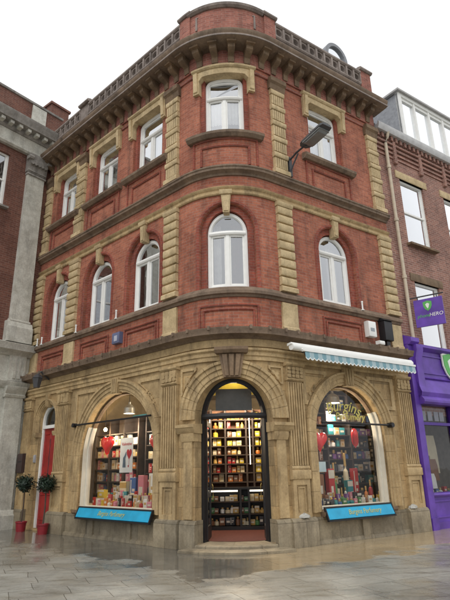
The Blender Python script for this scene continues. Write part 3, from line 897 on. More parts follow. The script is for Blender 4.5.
# --- shop interior shell
poly = [W(-6.9, 0, -.36), W(-1.19, 0, -.44), W(-.6, 0, -.43), W(0, 0, -.43), W(.6, 0, -.43), W(1.19, 0, -.44), W(5.9, 0, -.36), W(5.9, 0, -5.2), W(-6.9, 0, -5.2)]
CARPET = plain('red_carpet', (.085, .022, .016), .9, .3, 14)
g = MB(); g.wface([p + Vector((0, 0, .135)) for p in poly]); g.build('shop_floor', CARPET, BLD)
g = MB(); g.wface([p + Vector((0, 0, 4.15)) for p in poly][::-1]); g.build('shop_ceiling', plain('tan_ceiling', (.42, .34, .22), .9, .1), BLD)
g = MB()
for i in (6, 7, 8):
    a, b = poly[i], poly[(i + 1) % len(poly)]
    g.wface([a, b, b + Vector((0, 0, 4.2)), a + Vector((0, 0, 4.2))][::-1])
g.build('shop_inner_wall', plain('tan_plaster', (.36, .28, .17), .9, .15), BLD)
g = MB()
for a, b, z0 in ((-6.6, -1.9, .135), (2.2, 5.6, .135)):
    g.box(a, b, z0, .74, -1.35, -.34)
g.build('display_platform', plain('cream_board', (.55, .5, .36), .7, .1), BLD)

# ================================================================== SHOP CONTENTS
FW = plain('shelf_wood', (.05, .035, .028), .6, .3)
PAL = {'red': (.42, .03, .03), 'orange': (.55, .18, .04), 'yellow': (.6, .45, .05), 'cream': (.62, .54, .38), 'white': (.72, .72, .7), 'pink': (.58, .2, .26),
       'blue': (.06, .13, .34), 'teal': (.03, .22, .25), 'green': (.08, .22, .08), 'black': (.03, .03, .035), 'brown': (.22, .1, .05), 'purple': (.2, .08, .28), 'gold': (.5, .32, .1)}
GM = {k: plain(k + '_carton', v, .4, .08, spec=.5) for k, v in PAL.items()}
LAB = plain('pale_carton_label', (.62, .58, .5), .4, .1)
UNIT = {}
def unit_shape(g, kindname, var):
    if kindname == 'carton':
        g.m = 0; g.bevbox(-.5, .5, 0, 1, -.35, .35, .03); g.m = 1
        if var == 0: g.box(-.33, .33, .35, .62, .34, .362)
        elif var == 1: g.box(-.5, .5, .72, .96, .3, .356); g.box(-.2, .2, .2, .5, .34, .358)
        else: g.box(-.38, -.24, .08, .92, .34, .358); g.box(-.1, .34, .5, .6, .34, .358); g.box(-.1, .2, .32, .4, .34, .358)
    else:
        k = (.5, .42, .5)[var]; n = (.62, .7, .5)[var]
        g.m = 0; g.lathe((0, 0, 0), [(0, 0), (k * .92, 0), (k, .05), (k, n - .12), (k * .84, n), (.16, n + .06), (.16, n + .12)], 10)
        g.m = 1; g.lathe((0, 0, 0), [(.2, n + .1), (.22, n + .12), (.22, .97), (.18, 1.0), (0, 1.0)], 10)
def second(kindname, colour):
    return GM['gold'] if (kindname != 'carton' or colour in ('white', 'cream')) else LAB
def unit(kindname, colour, var):
    key = (kindname, colour, var)
    if key not in UNIT:
        g = MB(WI); unit_shape(g, kindname, var)
        nm = 'goods_carton' if kindname == 'carton' else 'scent_bottle'
        o = g.build(nm, [GM[colour], second(kindname, colour)]); me = o.data
        bpy.data.objects.remove(o); UNIT[key] = (nm, me)
    return UNIT[key]
NG = [0]; GOODS = []
def good(p, ang, w, h, colour, kindname, where, group):
    GOODS.append((w * h / (Vector(p).length ** 2), Vector(p), ang, w, h, colour, kindname, where, group, random.randrange(3)))
def place_goods():
    for kn, lim in (('carton', 292), ('bottle', 150)):
        L = sorted([q for q in GOODS if q[6] == kn], key=lambda q: -q[0])
        for k, (_, p, ang, w, h, colour, kindname, where, group, var) in enumerate(L[:lim]):
            nm, me = unit(kindname, colour, var)
            o = bpy.data.objects.new(nm, me); COL.objects.link(o)
            o.location = p; o.rotation_euler = (0, 0, ang); o.scale = (w, w if kindname != 'carton' else min(w, .2), h)
            tag(o, '%s %s %s' % (colour, 'carton' if kn == 'carton' else 'bottle', where), 'box' if kn == 'carton' else 'bottle', group); NG[0] += 1
        rest = L[lim:]
        if rest:
            g = MB(WI); keys = sorted(PAL); ms = [GM[k] for k in keys] + [LAB]
            for (_, p, ang, w, h, colour, kindname, where, group, var) in rest:
                ca, sa = math.cos(ang), math.sin(ang)
                g.w = lambda s, z, d, p=p, ca=ca, sa=sa, w=w, h=h: Vector((p.x + ca * s * w + sa * d * min(w, .2), p.y + sa * s * w - ca * d * min(w, .2), p.z + z * h))
                g.m = keys.index(colour); g.bevbox(-.5, .5, 0, 1, -.35, .35, .03); g.m = len(keys); g.box(-.33, .33, .35, .62, .34, .362)
            kind(g.build('small_goods', ms), 'stuff')
ORD = ['bottom', 'second', 'third', 'fourth', 'fifth', 'sixth', 'seventh', 'top']
def along(A, B):
    dv = (B - A); L = dv.length; dv.normalize(); return dv, L, math.atan2(dv.y, dv.x)
def shelving(name, label, A, B, zs, zbot, ztop, depth, divs, fill, where, group, back=FW, hmax=.2, skip=0, wr=(.1, .2)):
    """open shelves between points A and B (seen with A on the left), goods on each board"""
    dv, L, ang = along(A, B); nrm = Vector((dv.y, -dv.x, 0))
    def wf(s, z, d): return A + dv * s + nrm * d + Vector((0, 0, z))
    t = thing(name, label, 'shelves', A)
    g = MB(wf); g.box(0, L, zbot, ztop, -.05, -.02); g.build('back_panel', back, t)
    g = MB(wf)
    for x in divs: g.box(x * L - .025, x * L + .025, zbot, ztop, -.02, depth)
    g.build('upright', FW, t)
    for z in zs:
        g = MB(wf); g.box(0, L, z - .03, z, -.02, depth - .015); g.build('shelf', FW, t)
    for zi, z in enumerate(zs):
        if zi >= len(zs) - skip: break
        for d0, d1 in zip(divs, divs[1:]):
            x = d0 * L + .05
            while True:
                w = random.uniform(*wr)
                if x + w > d1 * L - .04: break
                cols = fill(zi, (d0 + d1) / 2)
                c = random.choice(cols); kn = 'bottle' if random.random() < .15 else 'carton'
                hh = random.uniform(.55, .95) * hmax
                nm = ORD[min(zi, 7)] if zi < len(zs) - 1 - skip or zi > 6 else 'top'
                if random.random() > .03:
                    good(wf(x + w / 2, z + .002, depth * .55), ang + random.uniform(-.12, .12), w * .92, hh, c, kn, 'on the %s shelf of the %s' % (nm, where), '%s, %s shelf' % (group, nm))
                x += w + .012
    return t
# doorway bookcase: faces the street door, 4 m inside
ctr = W(DRC, 0, 0); inw = -Vector((ctr.x - CX, ctr.y - CY, 0)).normalized(); sd = Vector((-inw.y, inw.x, 0)) * -1
if sd.x < 0: sd = -sd
base = ctr + inw * 4.1
A, B = Vector((-.95, 15.4, 0)), Vector((1.45, 15.3, 0))
warm = ['orange', 'gold', 'red', 'cream', 'yellow', 'brown', 'gold', 'orange']
zsD = [1.3 + .243 * i for i in range(8)]
BACKW = plain('lit_shelf_back', (.16, .08, .05), .8, .25)
shelving('wall_shelves', 'tall lit shelves of cartons facing the open shop doorway', A, B, zsD, .135, 3.3, .3, [0, .195, .37, .62, .70, 1], lambda zi, x: warm, 'lit shelves facing the doorway', 'cartons on the doorway shelves', back=BACKW, hmax=.235, wr=(.09, .17))
# counter below
cA, cB = A + Vector((0, -.55, 0)), B + Vector((0, -.55, 0))
dv, L, ang = along(cA, cB); nr = Vector((dv.y, -dv.x, 0))
wc = lambda s, z, d: cA + dv * s + nr * d + Vector((0, 0, z))
t = thing('shop_counter', 'dark glazed shop counter with strip lights inside the doorway', 'counter', cA)
g = MB(wc); g.box(0, L, .135, .22, 0, .5); g.box(0, L, 1.12, 1.17, 0, .5); g.box(0, L, .22, 1.12, 0, .03)
for x in (0, .4, 1.25, 1.47, L - .05): g.box(x, x + .05, .22, 1.12, .03, .5)
g.build('counter_body', BLACK, t)
for z in (.5, .8):
    g = MB(wc); g.box(.05, L - .05, z, z + .02, .03, .47); g.build('counter_shelf', FW, t)
GLOW = emit('strip_light_glow', (1, .9, .72), 2.0)
def strip(wf, s0, s1, z0, z1, d0, d1, lab):
    g = MB(wf); g.box(s0, s1, z0, z1, d0, d1); tag(g.build('strip_light', GLOW), lab, 'light', 'white strip lights of the doorway display')
strip(wc, .47, 1.2, 1.06, 1.1, .35, .4, 'left glowing strip light under the counter top inside the doorway')
strip(wc, 1.52, 1.98, 1.06, 1.1, .35, .4, 'right glowing strip light under the counter top inside the doorway')
dvA, LA, _ = along(A, B); nA = Vector((dvA.y, -dvA.x, 0)); wa = lambda s, z, d: A + dvA * s + nA * d + Vector((0, 0, z))
strip(wa, .435, .46, 1.75, 3.12, .31, .34, 'upright white strip light at the left edge of the doorway shelves')
strip(wa, 1.575, 1.6, 1.75, 3.12, .31, .34, 'upright white strip light down the middle of the doorway shelves')
for i in range(34):
    x = .1 + (L - .2) * (i // 2 + random.random() * .4) / 17; c = random.choice(['black', 'green', 'brown', 'cream', 'teal', 'white', 'gold'])
    good(wc(x, (.232, .525)[i % 2], .28), ang, random.uniform(.1, .15), random.uniform(.12, .22), c, random.choice(['carton', 'bottle']), 'inside the dark counter behind the doorway', 'goods in the counter')
    if i % 2: good(wc(x, .822, .28), ang, .11, random.uniform(.1, .18), c, 'carton', 'on the top shelf of the dark counter behind the doorway', 'goods in the counter')
# hanging dark board over the doorway with yellow panel added behind for the lit ceiling
g = MB(WI); g.box(-.28, .6, 2.98, 3.5, -12.55, -12.5)
tag(g.build('hanging_board', plain('dark_grey_board', (.06, .062, .065), .3, .2)), 'dark grey screen hanging behind the fanlight of the doorway', 'screen')
g = MB(WI); g.box(-.5, .87, 3.45, 3.85, -13.25, -13.2)
tag(g.build('yellow_ceiling_panel', plain('lit_ceiling_yellow', (.38, .3, .025), .8, .1)), 'yellow panel standing in for the lit ceiling behind the dark screen over the doorway', 'banner')

# left window display
mixL = [['white', 'pink', 'cream', 'blue', 'red'], ['white', 'red', 'pink', 'cream', 'blue'], ['cream', 'pink', 'orange', 'white'], ['pink', 'red', 'cream', 'gold'], ['cream', 'white', 'orange']]
zsL = [1.02 + .34 * i for i in range(6)]
shelving('display_shelves', 'dark display shelves of pale cartons inside the left shop window', W(-6.5, 0, -1.4), W(-4.35, 0, -1.4), zsL, .74, 3.15, .3, [0, .35, .68, 1], lambda zi, x: mixL[min(zi, 4)], 'display shelves in the left window', 'cartons on the left window shelves', hmax=.31, skip=1, wr=(.09, .17))
shelving('back_shelves', 'dark shelves of brown and red cartons at the right of the left shop window', W(-4.25, 0, -1.6), W(-2.2, 0, -1.6), [1.2, 1.58, 1.96, 2.34, 2.72], .74, 3.2, .3, [0, .5, 1], lambda zi, x: ['brown', 'red', 'orange', 'black', 'cream'], 'back shelves in the left window', 'cartons on the back shelves of the left window', hmax=.33, skip=1, wr=(.1, .2))
angL = math.atan2(-UL[1], -UL[0])
row = ['white', 'black', 'white', 'cream', 'pink', 'blue', 'white', 'teal', 'red', 'yellow', 'pink', 'white', 'red', 'blue', 'cream', 'orange']
for r_ in range(3):
    n = 19 - r_
    for i in range(n):
        s = LWC - 1.62 + 2.9 * (i + .5) / n + random.uniform(-.05, .05); d = -.46 - .24 * r_
        h = random.uniform(.13, .22) + .09 * r_
        good(W(s, .742, d), angL + random.uniform(-.4, .4), random.uniform(.08, .14), h, random.choice(row), 'bottle' if random.random() < .35 else 'carton',
             'standing in the %s row on the ledge of the left shop window' % ['front', 'middle', 'back'][r_], 'goods on the ledge of the left window')
for s, d, w, h, c in ((-4.75, -1.0, .3, .62, 'cream'), (-4.3, -1.0, .26, .72, 'blue'), (-3.95, -1.0, .24, .78, 'pink'), (-3.55, -1.05, .22, .82, 'white')):
    good(W(s, .742, d), angL, w, h, c, 'carton', 'large and upright in the middle of the left shop window', 'large upright cartons in the left window')
for i, (s, z) in enumerate(((-5.5, .74), (-5.2, .74), (-5.38, .95))):
    good(W(s, z, -.7), angL, .3, .2, 'yellow', 'carton', 'in the bright yellow stack at the left corner of the left window', 'yellow cartons stacked in the left window')
g = MB(); g.box(-5.1, -3.95, 2.9, 3.25, -1.5, -1.45); tag(g.build('teal_panel', plain('dull_teal', (.02, .12, .15), .7, .15)), 'teal blue panel high at the back of the left shop window', 'panel')
g = MB(); g.box(-3.9, -2.8, 2.86, 3.0, -1.5, -1.3); tag(g.build('orange_box', GM['orange']), 'long orange box on top of the back shelves in the left window', 'box')
g = MB(); g.box(-4.2, -3.4, 3.2, 3.5, -1.7, -1.5); tag(g.build('dark_crate', GM['black']), 'dark crate stored high under the ceiling of the left window', 'crate')

# right window display
shelving('display_shelves', 'warm lit shelves of gold and orange cartons at the left of the right shop window', W(2.75, 0, -1.15), W(3.5, 0, -1.15), [1.5, 1.8, 2.1, 2.4, 2.72, 3.02, 3.32, 3.6], .74, 3.7, .28, [0, 1], lambda zi, x: ['gold', 'orange', 'yellow', 'cream', 'brown'], 'warm shelves in the right window', 'cartons on the warm shelves of the right window', back=BACKW, hmax=.27, skip=1, wr=(.1, .18))
shelving('back_shelves', 'black shelves of small dark and pale cartons at the back of the right shop window', W(3.55, 0, -1.4), W(5.75, 0, -1.4), [1.2, 1.52, 1.84, 2.16, 2.48, 2.85, 3.2, 3.6], .74, 3.75, .3, [0, .5, 1], lambda zi, x: ['black', 'white', 'teal', 'purple', 'brown', 'cream', 'black', 'blue'], 'black shelves in the right window', 'cartons on the black shelves of the right window', hmax=.29, skip=1, wr=(.12, .24))
angR = math.atan2(UR[1], UR[0])
for r_ in range(3):
    n = 17 - r_
    for i in range(n):
        s = RWC - 1.05 + 2.35 * (i + .5) / n; d = -.46 - .24 * r_
        good(W(s, .742, d), angR + random.uniform(-.4, .4), random.uniform(.08, .15), random.uniform(.12, .2) + .1 * r_, random.choice(['white', 'black', 'pink', 'green', 'blue', 'black', 'cream', 'teal', 'purple', 'brown']), 'bottle' if random.random() < .45 else 'carton',
             'standing in the %s row on the ledge of the right shop window' % ['front', 'middle', 'back'][r_], 'goods on the ledge of the right window')
for s, d, w, h, c, kn, wh in ((2.75, -1.0, .34, .72, 'brown', 'carton', 'tall at the left of the right shop window ledge'), (2.76, -1.02, .3, .55, 'green', 'carton', 'low behind the small bottles at the left of the right window'), (3.95, -1.0, .36, .55, 'teal', 'carton', 'large in the middle of the right shop window'),
                              (4.42, -.75, .12, .55, 'red', 'bottle', 'tall near the right jamb of the right window'), (4.2, -.72, .1, .4, 'orange', 'bottle', 'short beside the tall red one in the right window'), (4.58, -.62, .1, .26, 'yellow', 'bottle', 'small and closest to the right jamb of the right window'),
                              (3.35, -1.0, .14, 1.0, 'green', 'bottle', 'tall with gold cap in the middle of the right window'), (3.85, -1.05, .15, 1.25, 'cream', 'bottle', 'tallest in the right shop window'), (3.15, -.95, .2, .85, 'red', 'carton', 'upright beside the green bottle in the right window'), (4.05, -.95, .18, .85, 'red', 'carton', 'upright right of the cream bottle in the right window')):
    good(W(s + .3, .742, d + .1), angR, w, h, c, kn, wh, None)
g = MB(); g.box(2.5, 2.9, 1.52, 1.76, -.4, -.39); tag(g.build('notice_card', plain('pale_blue_card', (.45, .58, .66), .6, .05)), 'pale blue card inside the left edge of the right shop window', 'card')

# heart balloons
RED = plain('red_foil', (.62, .012, .015), .18, .05, spec=.8)
def heart_mesh():
    g = MB(WI); n, m = 28, 10
    def pt(i, j):
        t = 2 * PI * i / n; f = PI * j / m - PI / 2
        x = 16 * math.sin(t) ** 3; y = 13 * math.cos(t) - 5 * math.cos(2 * t) - 2 * math.cos(3 * t) - math.cos(4 * t)
        k = math.cos(f) ** .6 if math.cos(f) > 0 else 0
        return (x * k / 34, y * k / 34 + .02, .17 * math.sin(f))
    for i in range(n):
        for j in range(m):
            g.face([pt(i, j), pt(i, j + 1), pt(i + 1, j + 1), pt(i + 1, j)])
    g.lathe((0, 0, -.53), [(.012, 0), (.03, 0), (.012, .04), (.012, .06)], 8)
    return g
hb = None
def balloon(s, z, d, ang, sc, label):
    global hb
    if hb is None:
        hb = heart_mesh().build('heart_balloon', RED, ang=80); o = hb
    else:
        o = hb.copy(); COL.objects.link(o)
    o.location = W(s, z, d); o.rotation_euler = (0, 0, ang); o.scale = (sc, sc, sc)
    tag(o, label, 'balloon', 'red heart balloons in the shop windows')
balloon(-5.05, 2.38, -.55, angL, .6, 'red heart shaped balloon left of the white poster in the left shop window')
balloon(-2.85, 2.33, -.55, angL, .58, 'red heart shaped balloon at the right edge of the left shop window')
balloon(2.9, 2.28, -.55, angR, .55, 'red heart shaped balloon at the left edge of the right shop window')
balloon(4.2, 2.4, -.55, angR + .7, .55, 'red heart balloon turned side-on in the middle of the right shop window')

# text helper: font curve -> mesh mapped on to a surface
def text_mesh(txt, size, name, mat, wf, s0, z0, d, parent=None, shear=.0, align='CENTER', bend=None, depth=.003, sx=1):
    cu = bpy.data.curves.new(name, 'FONT'); cu.body = txt; cu.size = size; cu.align_x = align; cu.extrude = depth; cu.shear = shear
    cu.resolution_u = 3
    ob = bpy.data.objects.new(name, cu); COL.objects.link(ob)
    bpy.context.view_layer.update()
    dg = bpy.context.evaluated_depsgraph_get()
    me = bpy.data.meshes.new_from_object(ob.evaluated_get(dg)); bpy.data.objects.remove(ob)
    for v in me.vertices:
        x, y, zz = v.co; x *= sx
        if bend:
            a = x / bend; x, y = (bend + y) * math.sin(a), (bend + y) * math.cos(a) - bend
        v.co = wf(s0 + x, z0 + y, d + zz)
    me.name = name; me.materials.clear(); me.materials.append(mat)
    o = bpy.data.objects.new(name, me); COL.objects.link(o)
    if parent: setpar(o, parent)
    return o
GOLD = plain('gold_lettering', (.62, .56, .16), .5, .1)
text_mesh('Burgins', .4, 'window_lettering', GOLD, W, RWC + .06, 3.02, -.25, RW, .25, bend=1.3)
text_mesh('Perfumery', .26, 'window_lettering', GOLD, W, RWC + .28, 2.79, -.25, RW, .3)

# poster in the left window
PO = thing('poster', 'white valentine poster with a red heart hanging in the left shop window', 'poster', W(-3.95, 1.6, -.4))
g = MB(); g.box(-4.23, -3.67, 1.6, 2.5, -.42, -.41); g.build('sheet', WHITE, PO)
text_mesh('Valentine', .12, 'poster_heading', plain('red_ink', (.5, .03, .03), .6, .05), W, -3.95, 2.3, -.408, PO, .2)
g = MB()
hp = [(16 * math.sin(t) ** 3 / 140, (13 * math.cos(t) - 5 * math.cos(2 * t) - 2 * math.cos(3 * t) - math.cos(4 * t)) / 100) for t in [2 * PI * i / 24 for i in range(24)]]
g.face([(-3.82 - x, 2.08 + z, -.406) for x, z in hp]); g.face([(-3.84 - x * .25, 1.76 + z * .25, -.406) for x, z in hp])
g.box(-3.825, -3.815, 1.78, 1.93, -.409, -.406)
g.build('printed_heart', plain('red_ink_heart', (.5, .02, .03), .6, .05), PO, smooth=False)
g = MB(); g.prism([(-4.1, 1.73), (-3.96, 1.73), (-3.98, 1.96), (-3.94, 2.06), (-3.96, 2.14), (-4.02, 2.04), (-4.08, 1.98)], -.409, -.406)
g.build('printed_bottle', plain('blue_grey_ink', (.12, .17, .22), .6, .3), PO)

# lamps inside the shop: pendants and a bare bulb
STEEL = plain('galvanised_shade', (.42, .42, .40), .35, .1, metal=.6)
def pendant(s, z, d, lab, r=.17):
    p = W(s, z, d)
    t = thing('pendant_lamp', lab, 'lamp', p, 'pendant lamps in the shop windows')
    g = MB(); g.lathe(p, [(r, 0), (r * .95, .03), (r * .9, .16), (r * .5, .24), (.04, .27), (.04, .33), (0, .33)], 18); g.build('shade', STEEL, t)
    g = MB(); g.tube([p + Vector((0, 0, .33)), Vector((p.x, p.y, 4.14))], .008, 6); g.build('cord', BLACK, t)
    g = MB(); g.lathe(p, [(0, .01), (r * .85, .015), (r * .85, .03), (0, .035)], 16); g.build('lit_disc', emit('lamp_glow', (1, .93, .78), 5), t)
    l = bpy.data.lights.new('pendant_glow', 'POINT'); l.energy = 55; l.color = (1, .86, .66); l.shadow_soft_size = .12
    lo = bpy.data.objects.new('pendant_glow', l); COL.objects.link(lo); lo.location = p - Vector((0, 0, .4)) + (W(s, z, d - .1) - p)
pendant(-4.35, 3.2, -.75, 'grey metal pendant lamp hanging in the top of the left shop window')
pendant(3.85, 3.3, -.9, 'lit pendant lamp hanging in the top of the right shop window', .2)
p = W(-5.7, 2.85, -.9); t = thing('bulb_lamp', 'small glowing bulb above the left heart balloon in the left window', 'lamp', p)
g = MB(); g.lathe(p, [(0, -.06), (.04, -.045), (.06, 0), (.04, .045), (0, .06)], 12); g.build('bulb', emit('warm_bulb', (1, .72, .35), 18), t)
l = bpy.data.lights.new('bulb_glow', 'POINT'); l.energy = 30; l.color = (1, .75, .45); l.shadow_soft_size = .06
lo = bpy.data.objects.new('bulb_glow', l); COL.objects.link(lo); lo.location = p - Vector((0, 0, .12))
g = MB(); g.tube([p + Vector((0, 0, .05)), Vector((p.x, p.y, 4.14))], .008, 6); g.build('cord', BLACK, t)
for nm, q, e in (('doorway_glow', ctr + inw * 2.6 + Vector((0, 0, 3.4)), 250), ('doorway_glow', ctr + inw * 1.2 + Vector((0, 0, 3.95)), 18)):
    l = bpy.data.lights.new(nm, 'POINT'); l.energy = e; l.color = (1, .84, .62); l.shadow_soft_size = .15
    lo = bpy.data.objects.new(nm, l); COL.objects.link(lo); lo.location = q

# ================================================================== THINGS ON THE FRONT
# blue sign boards leaning out from the window ledges
CYAN = plain('cyan_board_paint', (.018, .33, .55), .5, .16, 3)
def signboard(a, b, lab, txt, sk):
    t = thing('sign_board', lab, 'sign', W((a + b) / 2, .5, .2), 'blue sign boards under the shop windows')
    g = MB(); g.sweep([(.12, .70), (.22, .49), (.245, .51), (.145, .735)], a, b); g.build('board', CYAN, t)
    g = MB()
    g.sweep([(.1, .735), (.155, .735), (.155, .765), (.1, .765)], a - .03, b + .03); g.sweep([(.19, .46), (.26, .46), (.26, .495), (.19, .495)], a - .03, b + .03)
    g.sweep([(.1, .73), (.2, .47), (.255, .49), (.152, .75)], a - .035, a - .005); g.sweep([(.1, .73), (.2, .47), (.255, .49), (.152, .75)], b + .005, b + .035)
    g.build('board_edge', BLACK, t)
    def wb(s, z, d):
        k = (z - .51) / .225; return W(s, z, .247 - .1 * k + d)
    text_mesh(txt, .15, 'gold_script', plain('gold_script', (.42, .44, .16), .5, .1), wb, (a + b) / 2 + sk, .58, .004, t, .35)
signboard(-5.2, -2.15, 'wide blue sign board under the left shop window left of the doorway', 'Burgins Perfumery', 0)
signboard(2.28, 4.5, 'wide blue sign board under the right shop window below the awning', 'Burgins Perfumery', .1)

# awning cassette over the right window
AW = thing('awning', 'half closed awning with a white cassette and pale blue scalloped valance', 'awning', W(3.3, 4.2, .3))
g = MB()
ring = [(.42 + .085 * math.cos(2 * PI * i / 14), 4.34 + .085 * math.sin(2 * PI * i / 14)) for i in range(14)]
g.sweep(ring, 1.3, 5.7)
g.sweep([(.3, 4.37), (.46, 4.4), (.44, 4.44), (.3, 4.43)], 1.28, 5.72)
g.build('cassette', WHITE, AW)
g = MB(); g.sweep([(.5, 4.23), (.58, 4.23), (.58, 4.28), (.5, 4.28)], 1.55, 5.68); g.sweep([(.44, 4.26), (.55, 4.245), (.55, 4.255), (.44, 4.35)], 1.55, 5.68); g.build('front_rail', WHITE, AW)
g = MB(); n = 30; a, b = 1.6, 5.66; m1 = plain('pale_blue_canvas', (.19, .33, .38), .8, .1); m2 = plain('white_canvas', (.7, .72, .7), .8, .06)
for i in range(n):
    x0, x1 = a + (b - a) * i / n, a + (b - a) * (i + 1) / n
    q = 5
    for j in range(q):
        xa, xb = x0 + (x1 - x0) * j / q, x0 + (x1 - x0) * (j + 1) / q
        za, zb2 = 4.07 - .045 * math.sin(PI * j / q), 4.07 - .045 * math.sin(PI * (j + 1) / q)
        g.m = 2 * (i % 2); g.face([(xa, za + .03, .575), (xb, zb2 + .03, .575), (xb, 4.235, .562), (xa, 4.235, .562)])
        g.m = 1; g.face([(xa, za, .578), (xb, zb2, .578), (xb, zb2 + .03, .576), (xa, za + .03, .576)])
vl = g.build('valance', [m1, m2, plain('faded_blue_canvas', (.36, .47, .5), .8, .1)], AW)
mo = vl.modifiers.new('thick', 'SOLIDIFY'); mo.thickness = .006
g = MB()
for x in (2.0, 3.5, 5.2): g.box(x - .03, x + .03, 4.26, 4.38, .03, .36)
g.build('bracket', IRON, AW)

# burglar alarm, black lamp box and blue alarm on the apron
def wallbox(name, lab, cat, s0, s1, z0, z1, dep, m, extra=None):
    t = thing(name, lab, cat, W((s0 + s1) / 2, z0, 0))
    g = MB(); g.bevbox(s0, s1, z0, z1, 0, dep, .03); g.build('casing', m, t)
    return t
t = wallbox('alarm_box', 'white burglar alarm box on the brick apron above the awning', 'alarm', 4.42, 4.72, 5.05, 5.5, .16, WHITE)
g = MB(); g.box(4.49, 4.65, 5.2, 5.3, .16, .165); g.build('badge', plain('grey_badge', (.3, .33, .36), .5), t)
t = wallbox('lantern_box', 'black box lantern beside the white alarm at the right end', 'lantern', 5.02, 5.36, 5.0, 5.58, .22, BLACK)
g = MB(); g.sweep([(0, 5.58), (.25, 5.58), (.1, 5.68), (0, 5.68)], 5.0, 5.38); g.build('cap', BLACK, t)
g = MB(); g.box(5.12, 5.26, 4.8, 4.98, .06, .16); g.build('bracket', BLACK, t)
t = wallbox('alarm_box', 'small blue grey alarm box on the brick apron at the left front', 'alarm', -4.12, -3.78, 5.05, 5.38, .13, plain('blue_grey_plastic', (.13, .15, .25), .4, .1))
g = MB(); g.box(-4.02, -3.88, 5.12, 5.28, .13, .135); g.build('badge', plain('light_badge', (.45, .47, .55), .5), t)
# white uplighters on the sill course
ul0 = None
for i, (s, lab) in enumerate(((-8.6, 'beside the far left window'), (-8.3, 'second from the left end'), (-6.15, 'beside the left quoin strip'), (-4.02, 'between the two middle windows of the left front'), (4.32, 'right of the right front window'))):
    if ul0 is None:
        g = MB(WI); g.lathe((0, 0, 0), [(0, 0), (.05, 0), (.05, .02), (.022, .03), (.022, .22), (.03, .23), (.03, .27), (0, .27)], 10)
        ul0 = g.build('sill_uplight', WHITE); o = ul0
    else: o = ul0.copy(); COL.objects.link(o)
    o.location = W(s, 5.79, .1); tag(o, 'small white uplight on the sill course ' + lab, 'light', 'white uplights on the sill course')
g = MB(WI); g.bevbox(-.1, .1, 0, .12, -.08, .08, .03); o = g.build('floodlight', WHITE); o.location = W(4.75, 4.81, .22); o.rotation_euler = (0, 0, angR)
tag(o, 'tiny white floodlight on the ledge between alarm and black lantern', 'light')

# street lamp on its iron bracket
LP = thing('street_lamp', 'grey street lamp on an iron bracket beside the top right window', 'street lamp', W(2.0, 9.4, .05))
g = MB(); g.box(1.95, 2.05, 9.36, 9.98, .02, .09)
g.tube([W(2.0, 9.9, .06), W(2.0, 9.98, .35), W(2.0, 10.0, .75)], .028); g.tube([W(2.0, 9.5, .07), W(2.0, 9.66, .18), W(2.0, 9.92, .42)], .022)
g.build('bracket', IRON, LP)
g = MB()
xs_ = [(.62, .1, .06), (.72, .19, .1), (1.0, .19, .12), (1.46, .2, .12), (1.58, .16, .07)]
for (d0, w0, h0), (d1, w1, h1) in zip(xs_, xs_[1:]):
    z0, z1 = 9.93 + .09 * d0, 9.93 + .09 * d1
    g.face([(2 - w0, z0, d0), (2 + w0, z0, d0), (2 + w0 * .7, z0 + h0, d0), (2 - w0 * .7, z0 + h0, d0)]) if d0 == .62 else None
    g.face([(2 - w0, z0, d0), (2 - w1, z1, d1), (2 - w1 * .7, z1 + h1, d1), (2 - w0 * .7, z0 + h0, d0)])
    g.face([(2 + w0, z0, d0), (2 + w0 * .7, z0 + h0, d0), (2 + w1 * .7, z1 + h1, d1), (2 + w1, z1, d1)])
    g.face([(2 - w0 * .7, z0 + h0, d0), (2 - w1 * .7, z1 + h1, d1), (2 + w1 * .7, z1 + h1, d1), (2 + w0 * .7, z0 + h0, d0)])
    g.face([(2 - w0, z0, d0), (2 + w0, z0, d0), (2 + w1, z1, d1), (2 - w1, z1, d1)])
d1, w1, h1 = xs_[-1]; z1 = 9.93 + .09 * d1
g.face([(2 - w1, z1, d1), (2 + w1, z1, d1), (2 + w1 * .7, z1 + h1, d1), (2 - w1 * .7, z1 + h1, d1)][::-1])
g.build('lamp_housing', plain('grey_lamp_metal', (.075, .08, .085), .45, .15), LP)
g = MB(); g.sweep([(.8, 9.955), (1.46, 10.02), (1.46, 10.06), (.8, 10.0)], 1.82, 2.18); g.sweep([(.9, 9.92), (1.38, 9.97), (1.45, 10.03), (.8, 9.96)], 1.85, 2.15)
g.build('diffuser', plain('grey_diffuser', (.2, .21, .21), .25, .1), LP)

# lantern on the entablature near the left end, letterbox and bell beside the red door
LT = thing('wall_lantern', 'dark wall lantern over the red side door below the ledge', 'lantern', W(-7.55, 4.1, .15))
g = MB(); g.tube([W(-7.55, 4.5, .1), W(-7.55, 4.72, .4), W(-7.55, 4.62, .5)], .025); g.build('arm', IRON, LT)
pc = W(-7.55, 4.2, .5)
g = MB(); g.lathe(pc, [(0, 0), (.1, 0), (.16, .3), (.18, .31), (.1, .4), (.03, .44), (0, .46)], 6); g.build('lantern_body', plain('dark_lantern_metal', (.06, .06, .065), .4, .2), LT)
t = wallbox('mail_box', 'dark brown metal letterbox on the stone left of the plants', 'letterbox', -8.95, -8.62, 1.65, 2.25, .2, plain('brown_metal', (.05, .03, .028), .4, .2))
g = MB(); g.box(-8.9, -8.67, 1.98, 2.01, .2, .205); g.build('slot', BLACK, t)
t = wallbox('door_bell', 'small grey entry buzzer on the stone left of the red door', 'bell', -8.2, -8.1, 1.95, 2.19, .05, plain('grey_buzzer', (.35, .36, .38), .4, .1))
